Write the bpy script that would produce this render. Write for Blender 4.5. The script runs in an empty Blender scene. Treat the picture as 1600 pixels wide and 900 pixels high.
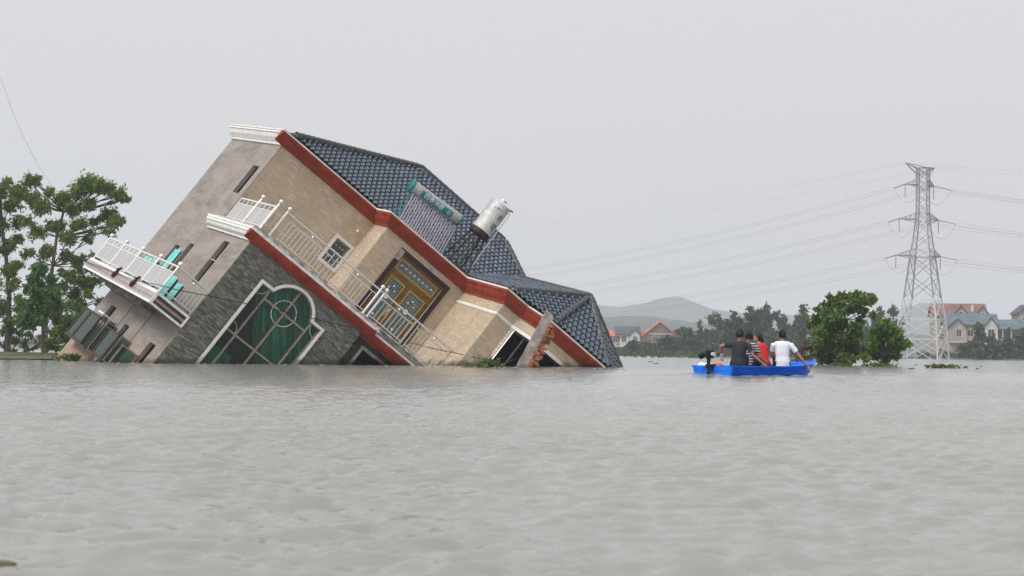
import bpy, bmesh, math, random
import numpy as np
from mathutils import Vector, Matrix, noise as mnoise
random.seed(7)
rng = np.random.default_rng(11)
SC = bpy.context.scene
COL = SC.collection
R = math.radians

# ------------------------------------------------------------------ camera
CAM_TO_WORLD = ((0.99994488, 0.01049942, 0.0), (-0.00032793, 0.03123131, 0.99951213), (0.0104943, -0.99945704, 0.03123303))
FPX, EYE = 3200.0, 0.5
cd = bpy.data.cameras.new('camera'); cam = bpy.data.objects.new('camera', cd); COL.objects.link(cam)
cd.sensor_width = 36; cd.lens = FPX / 1600 * 36
cd.clip_start = 0.2; cd.clip_end = 9000
cd.dof.use_dof = True; cd.dof.focus_distance = 66; cd.dof.aperture_fstop = 8.0
_m = CAM_TO_WORLD
cam.matrix_world = Matrix(((_m[0][0], -_m[0][1], -_m[0][2], 0), (_m[1][0], -_m[1][1], -_m[1][2], 0),
                           (_m[2][0], -_m[2][1], -_m[2][2], EYE), (0, 0, 0, 1)))
SC.camera = cam

def at(px, py, d):
    """the point of the place seen at photo pixel (px, py) at distance d metres"""
    v = ((px - 800) / FPX, (py - 450) / FPX, 1.0)
    w = [sum(_m[i][j] * v[j] for j in range(3)) for i in range(3)]
    s = d / w[1]
    return Vector((w[0] * s, w[1] * s, w[2] * s + EYE))

# ------------------------------------------------------------------ sky, sun, exposure
SUN_EL, SUN_AZ = 58.0, -140.0          # azimuth from +Y (away from the camera), negative = left
world = bpy.data.worlds.new("World"); SC.world = world; world.use_nodes = True
wn, wl = world.node_tree.nodes, world.node_tree.links
bg = wn['Background']
sky = wn.new('ShaderNodeTexSky'); sky.sky_type = 'NISHITA'; sky.sun_disc = False
sky.sun_elevation = R(SUN_EL); sky.sun_rotation = R(SUN_AZ); sky.air_density = 1.0; sky.dust_density = 6.0
hs = wn.new('ShaderNodeHueSaturation'); hs.inputs['Saturation'].default_value = 0.10
mixw = wn.new('ShaderNodeMix'); mixw.data_type = 'RGBA'
mixw.inputs['Factor'].default_value = 0.75
# an even cloud deck with faint broad tints, the same all the way round
tcw = wn.new('ShaderNodeTexCoord'); nzw = wn.new('ShaderNodeTexNoise'); nzw.inputs['Scale'].default_value = 2.2; nzw.inputs['Detail'].default_value = 2
wl.new(tcw.outputs['Generated'], nzw.inputs['Vector'])
rpw = wn.new('ShaderNodeValToRGB'); rpw.color_ramp.elements[0].position = .35; rpw.color_ramp.elements[1].position = .65
rpw.color_ramp.elements[0].color = (6.75, 6.85, 7.1, 1); rpw.color_ramp.elements[1].color = (7.1, 6.8, 7.2, 1)
wl.new(nzw.outputs['Fac'], rpw.inputs['Fac']); wl.new(rpw.outputs['Color'], mixw.inputs['B'])
wl.new(sky.outputs[0], hs.inputs['Color']); wl.new(hs.outputs[0], mixw.inputs['A'])
wl.new(mixw.outputs['Result'], bg.inputs['Color']); bg.inputs['Strength'].default_value = 0.074
sd = bpy.data.lights.new('sun', 'SUN'); sd.energy = 1.5; sd.angle = R(25); sd.color = (1.0, 0.96, 0.9)
sun = bpy.data.objects.new('sun', sd); COL.objects.link(sun)
_az = R(SUN_AZ)
_s = Vector((math.sin(_az) * math.cos(R(SUN_EL)), math.cos(_az) * math.cos(R(SUN_EL)), math.sin(R(SUN_EL))))
sun.rotation_euler = _s.to_track_quat('Z', 'Y').to_euler()
sun.location = (0, 0, 40)
vs = SC.view_settings; vs.view_transform = 'Standard'; vs.look = 'None'; vs.gamma = 1; vs.use_curve_mapping = False
vs.exposure = 0.72
SC.cycles.max_bounces = 8; SC.cycles.transparent_max_bounces = 16; SC.cycles.volume_bounces = 2
SC.cycles.use_denoising = True; SC.cycles.denoising_input_passes = 'RGB_ALBEDO_NORMAL'; SC.cycles.denoising_prefilter = 'FAST'

# ------------------------------------------------------------------ materials
def _nt(name):
    m = bpy.data.materials.new(name); m.use_nodes = True
    n, l = m.node_tree.nodes, m.node_tree.links
    return m, n, l, n['Principled BSDF']
def c4(c): return (c[0], c[1], c[2], 1)
def coords(n, l, scale=None):
    tc = n.new('ShaderNodeTexCoord')
    if scale is None: return tc.outputs['Object']
    mp = n.new('ShaderNodeMapping'); mp.inputs['Scale'].default_value = scale
    l.new(tc.outputs['Object'], mp.inputs['Vector']); return mp.outputs[0]
def noise_tex(n, l, vec, scale, detail=4, rough=.55, dist=0):
    t = n.new('ShaderNodeTexNoise'); t.inputs['Scale'].default_value = scale; t.inputs['Detail'].default_value = detail
    t.inputs['Roughness'].default_value = rough; t.inputs['Distortion'].default_value = dist
    l.new(vec, t.inputs['Vector']); return t.outputs['Fac']
def ramp(n, l, fac, stops):
    r = n.new('ShaderNodeValToRGB'); e = r.color_ramp.elements
    while len(e) < len(stops): e.new(0.5)
    for k, (p, c) in enumerate(stops): e[k].position = p; e[k].color = c4(c)
    l.new(fac, r.inputs['Fac']); return r.outputs['Color']
def mixc(n, l, fac, a, b, mode='MIX'):
    m = n.new('ShaderNodeMix'); m.data_type = 'RGBA'; m.blend_type = mode
    if isinstance(fac, float): m.inputs['Factor'].default_value = fac
    else: l.new(fac, m.inputs['Factor'])
    for s, v in (('A', a), ('B', b)):
        if isinstance(v, tuple): m.inputs[s].default_value = c4(v)
        else: l.new(v, m.inputs[s])
    return m.outputs['Result']
def bump(n, l, b, h, strength=.3, dist=.01):
    k = n.new('ShaderNodeBump'); k.inputs['Strength'].default_value = strength; k.inputs['Distance'].default_value = dist
    l.new(h, k.inputs['Height']); l.new(k.outputs[0], b.inputs['Normal'])
def soak(n, l, col):
    """the band just above the water that the ripples keep wet and silty"""
    g = n.new('ShaderNodeNewGeometry'); s = n.new('ShaderNodeSeparateXYZ'); l.new(g.outputs['Position'], s.inputs[0])
    t = n.new('ShaderNodeTexNoise'); t.inputs['Scale'].default_value = 2.3; t.inputs['Detail'].default_value = 5; l.new(g.outputs['Position'], t.inputs['Vector'])
    a = n.new('ShaderNodeMath'); a.operation = 'MULTIPLY_ADD'; a.inputs[1].default_value = -.55; l.new(t.outputs['Fac'], a.inputs[0]); l.new(s.outputs['Z'], a.inputs[2])
    r = n.new('ShaderNodeMapRange'); r.inputs['From Min'].default_value = -.06; r.inputs['From Max'].default_value = -.22; l.new(a.outputs[0], r.inputs['Value'])
    return mixc(n, l, r.outputs[0], col, mixc(n, l, .75, col, (.055, .05, .04)))
def pm(name, col, rough=.6, metal=0., var=.18, scale=6., col2=None, bmp=0., bscale=40., island=0., spec=.3, stretch=None, wet=False):
    """painted or plain surface: two noise scales vary the colour; island varies it from piece to piece"""
    m, n, l, b = _nt(name)
    v = coords(n, l, stretch)
    d = tuple(x * (1 - var) for x in col); u = tuple(min(1, x * (1 + var)) for x in col) if col2 is None else col2
    out = ramp(n, l, noise_tex(n, l, v, scale, 6, .62), [(.38, d), (.62, u)])
    if island:
        g = n.new('ShaderNodeNewGeometry')
        out = mixc(n, l, float(island), out, ramp(n, l, g.outputs['Random Per Island'], [(0, tuple(x * .45 for x in col)), (1, tuple(min(1, x * 1.6) for x in col))]))
    l.new(soak(n, l, out) if wet else out, b.inputs['Base Color'])
    b.inputs['Roughness'].default_value = rough; b.inputs['Metallic'].default_value = metal
    b.inputs['Specular IOR Level'].default_value = spec
    if bmp: bump(n, l, b, noise_tex(n, l, v, bscale, 5), bmp)
    return m
def islands(name, stops, rough, var_scale=1.2, var=.2, bmp=0., bscale=30., spec=.3, coat=0., wet=False):
    """many small pieces, each of its own colour"""
    m, n, l, b = _nt(name)
    g = n.new('ShaderNodeNewGeometry'); v = coords(n, l)
    r = ramp(n, l, g.outputs['Random Per Island'], stops)
    w = noise_tex(n, l, v, var_scale, 5, .6)
    k = ramp(n, l, w, [(.3, (1 - var,) * 3), (.7, (1,) * 3)])
    k = mixc(n, l, 1.0, r, k, 'MULTIPLY'); l.new(soak(n, l, k) if wet else k, b.inputs['Base Color'])
    b.inputs['Roughness'].default_value = rough; b.inputs['Specular IOR Level'].default_value = spec
    b.inputs['Coat Weight'].default_value = coat; b.inputs['Coat Roughness'].default_value = .15
    if bmp: bump(n, l, b, noise_tex(n, l, v, bscale, 4), bmp)
    return m
def plaster(name, base, warm, dark, stain):
    m, n, l, b = _nt(name)
    v2 = coords(n, l, (1, .3, 1.15))
    a = ramp(n, l, noise_tex(n, l, v2, .7, 7, .62, .4), [(.40, base), (.5, warm), (.58, base)])
    a = mixc(n, l, ramp(n, l, noise_tex(n, l, coords(n, l, (1, .28, 1.3)), 1.3, 9, .68, .3), [(.47, (0,) * 3), (.66, (.8,) * 3)]), a, dark)
    a = mixc(n, l, ramp(n, l, noise_tex(n, l, v2, 5, 9, .72), [(.46, (0,) * 3), (.64, (.5,) * 3)]), a, tuple(x * 1.22 for x in base))
    a = mixc(n, l, ramp(n, l, noise_tex(n, l, coords(n, l, (1, 1.1, .2)), 1.3, 6, .6), [(.56, (0,) * 3), (.7, (.4,) * 3)]), a, dark)
    # flood-stained lower part of the wall, as a mark in the render itself
    sp = n.new('ShaderNodeSeparateXYZ'); l.new(v2, sp.inputs[0])
    mr = n.new('ShaderNodeMapRange'); mr.inputs['From Min'].default_value = -5.6; mr.inputs['From Max'].default_value = -6.9
    l.new(sp.outputs['Z'], mr.inputs['Value'])
    mu = n.new('ShaderNodeMath'); mu.operation = 'MULTIPLY'; l.new(mr.outputs[0], mu.inputs[0]); l.new(noise_tex(n, l, v2, 1.6, 5), mu.inputs[1])
    a = mixc(n, l, mu.outputs[0], a, stain)
    l.new(soak(n, l, a), b.inputs['Base Color']); b.inputs['Roughness'].default_value = .85; b.inputs['Specular IOR Level'].default_value = .2
    bump(n, l, b, noise_tex(n, l, v2, 25, 8, .7), .35, .02)
    return m
def glassy(name, tint, gloss=(.9, .95, .93), density=.75, rough=.03):
    """tinted window glass: the tint lets part of the room through, Fresnel reflects the sky"""
    m = bpy.data.materials.new(name); m.use_nodes = True
    n, l = m.node_tree.nodes, m.node_tree.links
    n.remove(n['Principled BSDF']); o = n['Material Output']
    tr = n.new('ShaderNodeBsdfTransparent'); tr.inputs[0].default_value = c4(tint)
    df = n.new('ShaderNodeBsdfDiffuse'); df.inputs[0].default_value = c4(tuple(x * .5 for x in tint))
    mx0 = n.new('ShaderNodeMixShader'); mx0.inputs[0].default_value = 1 - density
    l.new(tr.outputs[0], mx0.inputs[1]); l.new(df.outputs[0], mx0.inputs[2])
    gl = n.new('ShaderNodeBsdfGlossy'); gl.inputs['Color'].default_value = c4(gloss); gl.inputs['Roughness'].default_value = rough
    fr = n.new('ShaderNodeFresnel'); fr.inputs['IOR'].default_value = 1.5
    mx = n.new('ShaderNodeMixShader'); l.new(fr.outputs[0], mx.inputs[0]); l.new(mx0.outputs[0], mx.inputs[1]); l.new(gl.outputs[0], mx.inputs[2])
    l.new(mx.outputs[0], o.inputs['Surface']); return m
def leafmat(name, stops, trans=.25, rough=.5):
    m, n, l, b = _nt(name)
    g = n.new('ShaderNodeNewGeometry')
    a = ramp(n, l, g.outputs['Random Per Island'], stops)
    a = mixc(n, l, ramp(n, l, noise_tex(n, l, coords(n, l), .8, 3), [(.35, (0,) * 3), (.7, (.6,) * 3)]), a, stops[-1][1])
    l.new(a, b.inputs['Base Color']); b.inputs['Roughness'].default_value = rough; b.inputs['Specular IOR Level'].default_value = .15
    b.inputs['Subsurface Weight'].default_value = 0
    t = n.new('ShaderNodeBsdfTranslucent'); l.new(a, t.inputs['Color'])
    mx = n.new('ShaderNodeMixShader'); mx.inputs[0].default_value = trans
    l.new(b.outputs[0], mx.inputs[1]); l.new(t.outputs[0], mx.inputs[2]); l.new(mx.outputs[0], n['Material Output'].inputs['Surface'])
    return m

M = {}
M['plaster'] = plaster('plaster', (.29, .265, .242), (.275, .228, .202), (.15, .137, .125), (.40, .24, .14))
M['mortar'] = pm('mortar', (.40, .35, .30), .8, var=.1, scale=3, wet=True)
M['brick_tile'] = islands('brick_tile', [(0, (.56, .46, .29)), (.3, (.68, .56, .41)), (.55, (.70, .50, .31)), (.78, (.54, .48, .40)), (1, (.78, .65, .50))], .38, 1.1, .22, .1, wet=True)
M['stone_strip'] = islands('stone_strip', [(0, (.09, .092, .083)), (.35, (.155, .158, .142)), (.7, (.22, .218, .195)), (.93, (.29, .28, .225)), (1, (.36, .33, .25))], .75, 1.4, .28, .6, 25, wet=True)
M['stone_back'] = pm('stone_back', (.07, .07, .065), .85, var=.3, scale=5)
M['white_trim'] = pm('white_trim', (.74, .73, .70), .5, var=.08, scale=3, bmp=.05, wet=True)
M['pink_trim'] = pm('pink_trim', (.5, .3, .27), .6, var=.2, scale=4)
M['red_trim'] = pm('red_trim', (.285, .046, .025), .5, var=.2, scale=2.2, bmp=.06, wet=True, spec=.1)
M['flashing'] = pm('flashing', (.72, .70, .68), .55, var=.14, scale=5, bmp=.1)
M['slab_edge'] = pm('slab_edge', (.40, .38, .36), .8, var=.55, scale=4, bmp=.3)
M['concrete'] = pm('concrete', (.30, .275, .25), .85, var=.35, scale=3, bmp=.3, bscale=18, wet=True)
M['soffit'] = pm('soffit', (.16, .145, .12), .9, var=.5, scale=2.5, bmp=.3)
M['roof_tile'] = islands('roof_tile', [(0, (.06, .088, .128)), (.5, (.095, .134, .186)), (1, (.145, .19, .25))], .2, 1.5, .35, .08, 20, .5, .35)
M['ridge_tile'] = islands('ridge_tile', [(0, (.05, .06, .07)), (1, (.12, .13, .14))], .35, 2, .3, .15)
M['ridge_mortar'] = pm('ridge_mortar', (.24, .205, .165), .9, var=.3, scale=6, bmp=.4)
M['roof_deck'] = pm('roof_deck', (.008, .010, .013), .9, var=.3)
M['steel'] = pm('steel', (.74, .74, .73), .24, .85, var=.1, scale=7)
M['steel_white'] = pm('steel_white', (.78, .78, .76), .35, .25, var=.07, scale=7)
M['tank_steel'] = pm('tank_steel', (.80, .80, .79), .32, .45, var=.10, scale=5)
M['mesh_panel'] = pm('mesh_panel', (.46, .46, .45), .5, .3, var=.06, scale=14, bmp=.15, bscale=120)
M['bronze'] = pm('bronze', (.27, .235, .19), .5, .2, var=.15, scale=4)
M['dark_metal'] = pm('dark_metal', (.030, .032, .030), .5, .4, var=.4, scale=9)
M['rusty_black'] = pm('rusty_black', (.022, .018, .017), .6, .3, var=.4, scale=9, col2=(.06, .035, .028))
M['glass_green'] = glassy('glass_green', (.34, .52, .42), (.42, .55, .47), density=.93)
M['glass_pane'] = glassy('glass_pane', (.74, .88, .82), (.42, .48, .46), density=.985)
M['glass_dark'] = glassy('glass_dark', (.10, .13, .14), (.22, .25, .25), density=.97)
def curtain_cloth():
    m, n, l, b = _nt('curtain')           # light and shade of the folds painted into the cloth colour as plumb streaks
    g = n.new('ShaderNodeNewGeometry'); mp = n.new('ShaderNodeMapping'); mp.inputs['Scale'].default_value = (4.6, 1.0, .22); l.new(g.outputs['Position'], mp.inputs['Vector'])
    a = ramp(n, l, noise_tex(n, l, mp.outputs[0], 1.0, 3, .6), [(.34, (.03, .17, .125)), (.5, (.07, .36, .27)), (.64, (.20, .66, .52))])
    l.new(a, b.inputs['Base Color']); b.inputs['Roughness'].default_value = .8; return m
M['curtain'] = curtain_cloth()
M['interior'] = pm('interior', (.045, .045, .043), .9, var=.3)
M['granite'] = islands('granite', [(0, (.030, .010, .011)), (1, (.06, .022, .022))], .35, 30, .6, spec=.3)
M['granite_pale'] = pm('granite_pale', (.30, .27, .26), .3, var=.3, scale=8)
M['door_bronze'] = pm('door_bronze', (.19, .105, .022), .35, .45, var=.25, scale=4)
M['door_gold'] = pm('door_gold', (.55, .38, .12), .3, .6, var=.15, scale=6)
M['lead_glass'] = pm('lead_glass', (.10, .135, .14), .12, 0, var=.4, scale=16)
M['lead'] = pm('lead', (.33, .34, .30), .35, .5, var=.2, scale=8)
M['bevel_glass'] = pm('bevel_glass', (.75, .78, .78), .1, 0, var=.05)
M['turquoise'] = pm('turquoise', (.16, .62, .55), .55, var=.15, scale=2, bmp=.1)
M['teal'] = pm('teal', (.0, .20, .21), .35, var=.12, scale=4)
M['tank_grey'] = pm('tank_grey', (.42, .41, .40), .3, .35, var=.1, scale=4)
M['tube_glass'] = pm('tube_glass', (.33, .31, .36), .15, .3, var=.15, scale=3)
M['tube_dark'] = pm('tube_dark', (.03, .028, .04), .4, .2, var=.2)
M['white_paint'] = pm('white_paint', (.82, .82, .82), .5, var=.03)
M['black_paint'] = pm('black_paint', (.04, .035, .03), .6, var=.2)
M['brown_paint'] = pm('brown_paint', (.12, .065, .045), .6, var=.3)
M['dark_green'] = pm('dark_green', (.018, .045, .045), .4, var=.2)
M['rose_tile'] = pm('rose_tile', (.36, .19, .17), .5, var=.15)
M['grey_tile'] = pm('grey_tile', (.33, .34, .34), .5, var=.15)
M['maroon'] = pm('maroon', (.09, .016, .018), .45, var=.3)
M['green_box'] = pm('green_box', (.01, .33, .2), .5, var=.12)
M['cable'] = pm('cable', (.025, .025, .028), .6, var=.2)
M['broken_brick'] = islands('broken_brick', [(0, (.22, .07, .035)), (.6, (.36, .11, .05)), (1, (.44, .2, .12))], .9, 9, .4, .5, 40)
M['galv'] = pm('galv', (.34, .35, .35), .5, .4, var=.2, scale=1.5)
M['galv_pale'] = pm('galv_pale', (.62, .63, .62), .5, .25, var=.12, scale=1.5)
M['wire'] = pm('wire', (.30, .30, .32), .5, .4, var=.1)
M['bark'] = pm('bark', (.085, .068, .052), .9, var=.45, scale=5, bmp=.6, stretch=(1, 1, .25))
M['leaf_left'] = leafmat('leaf_left', [(0, (.06, .145, .03)), (.45, (.105, .22, .042)), (.8, (.165, .27, .055)), (1, (.24, .26, .07))], .55)
M['leaf_young'] = leafmat('leaf_young', [(0, (.03, .09, .025)), (.6, (.06, .16, .04)), (1, (.10, .2, .05))], .35)
M['leaf_bush'] = leafmat('leaf_bush', [(0, (.018, .06, .014)), (.5, (.038, .115, .022)), (.85, (.10, .22, .035)), (1, (.22, .30, .055))], .4)
M['leaf_far'] = leafmat('leaf_far', [(0, (.024, .05, .028)), (.6, (.04, .075, .036)), (1, (.07, .105, .045))], .15)
M['leaf_dry'] = leafmat('leaf_dry', [(0, (.06, .05, .03)), (1, (.13, .105, .06))], .1, .8)
M['leaf_weed'] = leafmat('leaf_weed', [(0, (.04, .09, .02)), (.7, (.09, .17, .035)), (1, (.16, .22, .07))], .3)
M['skin'] = pm('skin', (.36, .185, .115), .5, var=.1, scale=8)
M['hair'] = pm('hair', (.010, .009, .009), .45, var=.3, scale=30, bmp=.3, bscale=90)
M['boat_blue'] = pm('boat_blue', (.004, .17, .92), .38, var=.24, scale=4, stretch=(.6, 1, 3))
M['boat_inner'] = pm('boat_inner', (.02, .12, .58), .45, var=.12, scale=3)
M['cloth_black'] = pm('cloth_black', (.03, .034, .042), .85, var=.2, scale=9, bmp=.2)
M['cloth_white'] = pm('cloth_white', (.80, .80, .83), .8, var=.04, scale=6, bmp=.2)
M['cloth_red'] = pm('cloth_red', (.66, .03, .022), .75, var=.14, scale=8, bmp=.2)
M['cloth_dark'] = pm('cloth_dark', (.014, .014, .018), .85, var=.3, scale=9)
M['cloth_orange'] = pm('cloth_orange', (.8, .16, .05), .6, var=.12)
M['rubber'] = pm('rubber', (.012, .012, .013), .4, var=.3)
M['eye'] = pm('eye', (.75, .74, .72), .2, var=.02)
M['glove'] = pm('glove', (.78, .78, .76), .8, var=.06)
def stripes():
    m, n, l, b = _nt('cloth_striped')
    w = n.new('ShaderNodeTexWave'); w.bands_direction = 'Z'; w.inputs['Scale'].default_value = 5.2; w.inputs['Distortion'].default_value = .4
    l.new(coords(n, l), w.inputs['Vector'])
    a = ramp(n, l, w.outputs['Fac'], [(.0, (.03, .035, .07)), (.62, (.035, .035, .07)), (.70, (.52, .48, .50)), (1, (.55, .5, .52))])
    l.new(a, b.inputs['Base Color']); b.inputs['Roughness'].default_value = .85; return m
M['cloth_striped'] = stripes()
M['far_white'] = pm('far_white', (.55, .55, .53), .8, var=.1, scale=.7)
M['far_cream'] = pm('far_cream', (.38, .335, .305), .8, var=.15, scale=.7)
M['far_brick'] = pm('far_brick', (.21, .14, .11), .85, var=.2, scale=.7)
M['far_red_roof'] = pm('far_red_roof', (.20, .095, .088), .6, var=.2, scale=.6)
M['far_orange_roof'] = pm('far_orange_roof', (.50, .13, .07), .6, var=.2, scale=.6)
M['far_blue_roof'] = pm('far_blue_roof', (.10, .135, .17), .5, var=.2, scale=.6)
M['far_grey_roof'] = pm('far_grey_roof', (.06, .075, .085), .6, var=.25, scale=.6)
M['far_dark'] = pm('far_dark', (.03, .035, .035), .3, var=.2)
M['bank'] = pm('bank', (.07, .075, .04), .95, var=.4, scale=.3)
M['hill'] = pm('hill', (.032, .052, .044), .95, var=.4, scale=.02, bmp=.5, bscale=.08)

# ------------------------------------------------------------------ mesh helpers
def link(name, me, m=None, parent=None, kind=None, label=None):
    o = bpy.data.objects.new(name, me); COL.objects.link(o)
    if m is not None and me is not None and not me.materials: me.materials.append(M[m] if isinstance(m, str) else m)
    if parent is not None: o.parent = parent
    if kind: o['kind'] = kind
    if label: o['label'] = label
    return o
def build(name, bm, m=None, parent=None, smooth=False, recalc=True, kind=None, label=None):
    if recalc: bmesh.ops.recalc_face_normals(bm, faces=bm.faces[:])
    me = bpy.data.meshes.new(name); bm.to_mesh(me); bm.free()
    if smooth:
        me.polygons.foreach_set('use_smooth', [True] * len(me.polygons))
        try: me.set_sharp_from_angle(angle=R(50))
        except Exception: pass
    return link(name, me, m, parent, kind, label)
def pydata(name, verts, faces, m=None, parent=None, smooth=False, kind=None, label=None):
    me = bpy.data.meshes.new(name); me.from_pydata([tuple(map(float, v)) for v in verts], [], faces); me.update()
    if smooth: me.polygons.foreach_set('use_smooth', [True] * len(me.polygons))
    return link(name, me, m, parent, kind, label)
def thing(name, label, cat, loc=(0, 0, 0), rotz=0., group=None):
    o = bpy.data.objects.new(name, None); COL.objects.link(o); o.empty_display_size = .2
    o.location = loc; o.rotation_euler = (0, 0, rotz); o['label'] = label; o['category'] = cat; o['kind'] = 'thing'
    if group: o['group'] = group
    return o
def tag(o, label, cat, group=None, kind='thing'):
    o['label'] = label; o['category'] = cat; o['kind'] = kind
    if group: o['group'] = group
    return o
BM = bmesh.new
def box(bm, x0, x1, y0, y1, z0, z1):
    v = [bm.verts.new(p) for p in ((x0, y0, z0), (x1, y0, z0), (x1, y1, z0), (x0, y1, z0), (x0, y0, z1), (x1, y0, z1), (x1, y1, z1), (x0, y1, z1))]
    for f in ((0, 3, 2, 1), (4, 5, 6, 7), (0, 1, 5, 4), (1, 2, 6, 5), (2, 3, 7, 6), (3, 0, 4, 7)): bm.faces.new([v[i] for i in f])
    return v
def bxo(name, x0, x1, y0, y1, z0, z1, m, parent=None, bev=0., **k):
    bm = BM(); box(bm, x0, x1, y0, y1, z0, z1)
    if bev: bmesh.ops.bevel(bm, geom=bm.edges[:], offset=bev, segments=1, affect='EDGES')
    return build(name, bm, m, parent, **k)
def frame_of(d):
    d = Vector(d).normalized(); a = Vector((0, 0, 1)) if abs(d.z) < .95 else Vector((1, 0, 0))
    u = d.cross(a).normalized(); return u, d.cross(u).normalized()
def tube(bm, pts, radii, n=8, caps=True):
    """lofted round tube through the points, one radius for each (or one for all)"""
    pts = [Vector(p) for p in pts]
    if not hasattr(radii, '__len__'): radii = [radii] * len(pts)
    rings = []
    u = None
    for i, p in enumerate(pts):
        d = (pts[min(i + 1, len(pts) - 1)] - pts[max(i - 1, 0)])
        if d.length < 1e-9: d = Vector((0, 0, 1))
        d.normalize()
        if u is None: u, w = frame_of(d)
        else:
            u = (u - d * u.dot(d)); u = u.normalized() if u.length > 1e-6 else frame_of(d)[0]; w = d.cross(u)
        rings.append([bm.verts.new(p + (u * math.cos(2 * math.pi * k / n) + w * math.sin(2 * math.pi * k / n)) * radii[i]) for k in range(n)])
    for a, b in zip(rings, rings[1:]):
        for k in range(n): bm.faces.new((a[k], a[(k + 1) % n], b[(k + 1) % n], b[k]))
    if caps:
        bm.faces.new(rings[0][::-1]); bm.faces.new(rings[-1])
    return rings
def ball(bm, c, r, u=12, v=8, s=(1, 1, 1)):
    g = bmesh.ops.create_uvsphere(bm, u_segments=u, v_segments=v, radius=1)
    for q in g['verts']: q.co = Vector((q.co.x * r * s[0], q.co.y * r * s[1], q.co.z * r * s[2])) + Vector(c)
    return g['verts']
def slab(bm, o, u, v, n, thick, outer, holes=()):
    """flat plate with holes: outline in (u, v) from o, extruded by thick along n"""
    o, u, v, n = Vector(o), Vector(u), Vector(v), Vector(n)
    edges = []
    for loop in [outer] + list(holes):
        vs_ = [bm.verts.new(o + u * a + v * b) for a, b in loop]
        edges += [bm.edges.new((vs_[i], vs_[(i + 1) % len(vs_)])) for i in range(len(vs_))]
    g = bmesh.ops.triangle_fill(bm, use_beauty=True, use_dissolve=False, edges=edges)
    fs = [f for f in g['geom'] if isinstance(f, bmesh.types.BMFace)]
    e = bmesh.ops.extrude_face_region(bm, geom=fs)
    bmesh.ops.translate(bm, verts=[q for q in e['geom'] if isinstance(q, bmesh.types.BMVert)], vec=n * thick)
def rect(a0, a1, b0, b1): return [(a0, b0), (a1, b0), (a1, b1), (a0, b1)]
def inside(p, poly):
    x, y = p; c = False; j = len(poly) - 1
    for i in range(len(poly)):
        (xi, yi), (xj, yj) = poly[i], poly[j]
        if (yi > y) != (yj > y) and x < (xj - xi) * (y - yi) / (yj - yi) + xi: c = not c
        j = i
    return c
def field(name, o, u, v, n, outer, holes, tw, th, gap, thick, m, parent, jit=0., brk=.5):
    """a wall face of small laid pieces: every piece a block with its own joints, all in one mesh (far too many and too fine to pick apart)"""
    o, u, v, n = (np.array(q, float) for q in (o, u, v, n))
    us = [p[0] for p in outer]; vs2 = [p[1] for p in outer]
    V, F = [], []
    row = 0; b = min(vs2)
    while b < max(vs2):
        a = min(us) - (tw * brk if row % 2 else 0)
        if jit: a -= random.random() * tw
        while a < max(us):
            w = tw * (1 + (random.uniform(-.35, .35) if jit else 0))
            a0, a1 = max(a, min(us)), min(a + w, max(us)); b0, b1 = b, min(b + th, max(vs2))
            a += w
            if a1 - a0 < .02 or b1 - b0 < .015: continue
            cx, cy = (a0 + a1) / 2, (b0 + b1) / 2
            if not inside((cx, cy), outer) or any(inside((cx, cy), h) for h in holes): continue
            t = thick * (1 + random.uniform(-jit, jit)) if jit else thick * (1 + random.uniform(-.12, .12))
            g = gap / 2
            k = len(V)
            for (p, q) in ((a0 + g, b0 + g), (a1 - g, b0 + g), (a1 - g, b1 - g), (a0 + g, b1 - g)):
                base = o + u * p + v * q; V.append(base)
            for i in range(4): V.append(V[k + i] + n * t)
            F += [(k + 4, k + 5, k + 6, k + 7), (k, k + 1, k + 5, k + 4), (k + 1, k + 2, k + 6, k + 5), (k + 2, k + 3, k + 7, k + 6), (k + 3, k, k + 4, k + 7)]
        b += th; row += 1
    return pydata(name, V, F, m, parent, kind='stuff')
def sweep(bm, path, prof, closed_ends=True):
    """moulding: profile (out, z) carried along a plan path with mitred corners, out = right of travel"""
    P = [Vector((p[0], p[1])) for p in path]; dz = [p[2] if len(p) > 2 else 0 for p in path]
    rings = []
    for i, p in enumerate(P):
        d0 = (p - P[i - 1]).normalized() if i else (P[1] - p).normalized()
        d1 = (P[i + 1] - p).normalized() if i < len(P) - 1 else d0
        n0, n1 = Vector((d0.y, -d0.x)), Vector((d1.y, -d1.x))
        mt = (n0 + n1); mt = mt / max(.2, mt.dot(n0))
        rings.append([bm.verts.new((p.x + mt.x * a, p.y + mt.y * a, z + dz[i])) for a, z in prof])
    k = len(prof)
    for a, b in zip(rings, rings[1:]):
        for i in range(k): bm.faces.new((a[i], a[(i + 1) % k], b[(i + 1) % k], b[i]))
    if closed_ends: bm.faces.new(rings[0]); bm.faces.new(rings[-1][::-1])
def text_mesh(name, s, size, m, parent, xf, depth=.004):
    """lettering as flat print: a text curve turned into a mesh, then placed by xf(x, y, z)"""
    cu = bpy.data.curves.new(name, 'FONT'); cu.body = s; cu.size = size; cu.align_x = 'CENTER'; cu.align_y = 'CENTER'; cu.resolution_u = 3
    t = bpy.data.objects.new(name, cu); COL.objects.link(t); bpy.context.view_layer.update()
    me = bpy.data.meshes.new_from_object(t.evaluated_get(bpy.context.evaluated_depsgraph_get()))
    bpy.data.objects.remove(t)
    bm = BM(); bm.from_mesh(me); bmesh.ops.subdivide_edges(bm, edges=[e for e in bm.edges if e.calc_length() > size * .3], cuts=1)
    for q in bm.verts: q.co = xf(q.co.x, q.co.y, q.co.z)
    me.materials.clear()
    return build(name, bm, m, parent, recalc=False)
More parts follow.
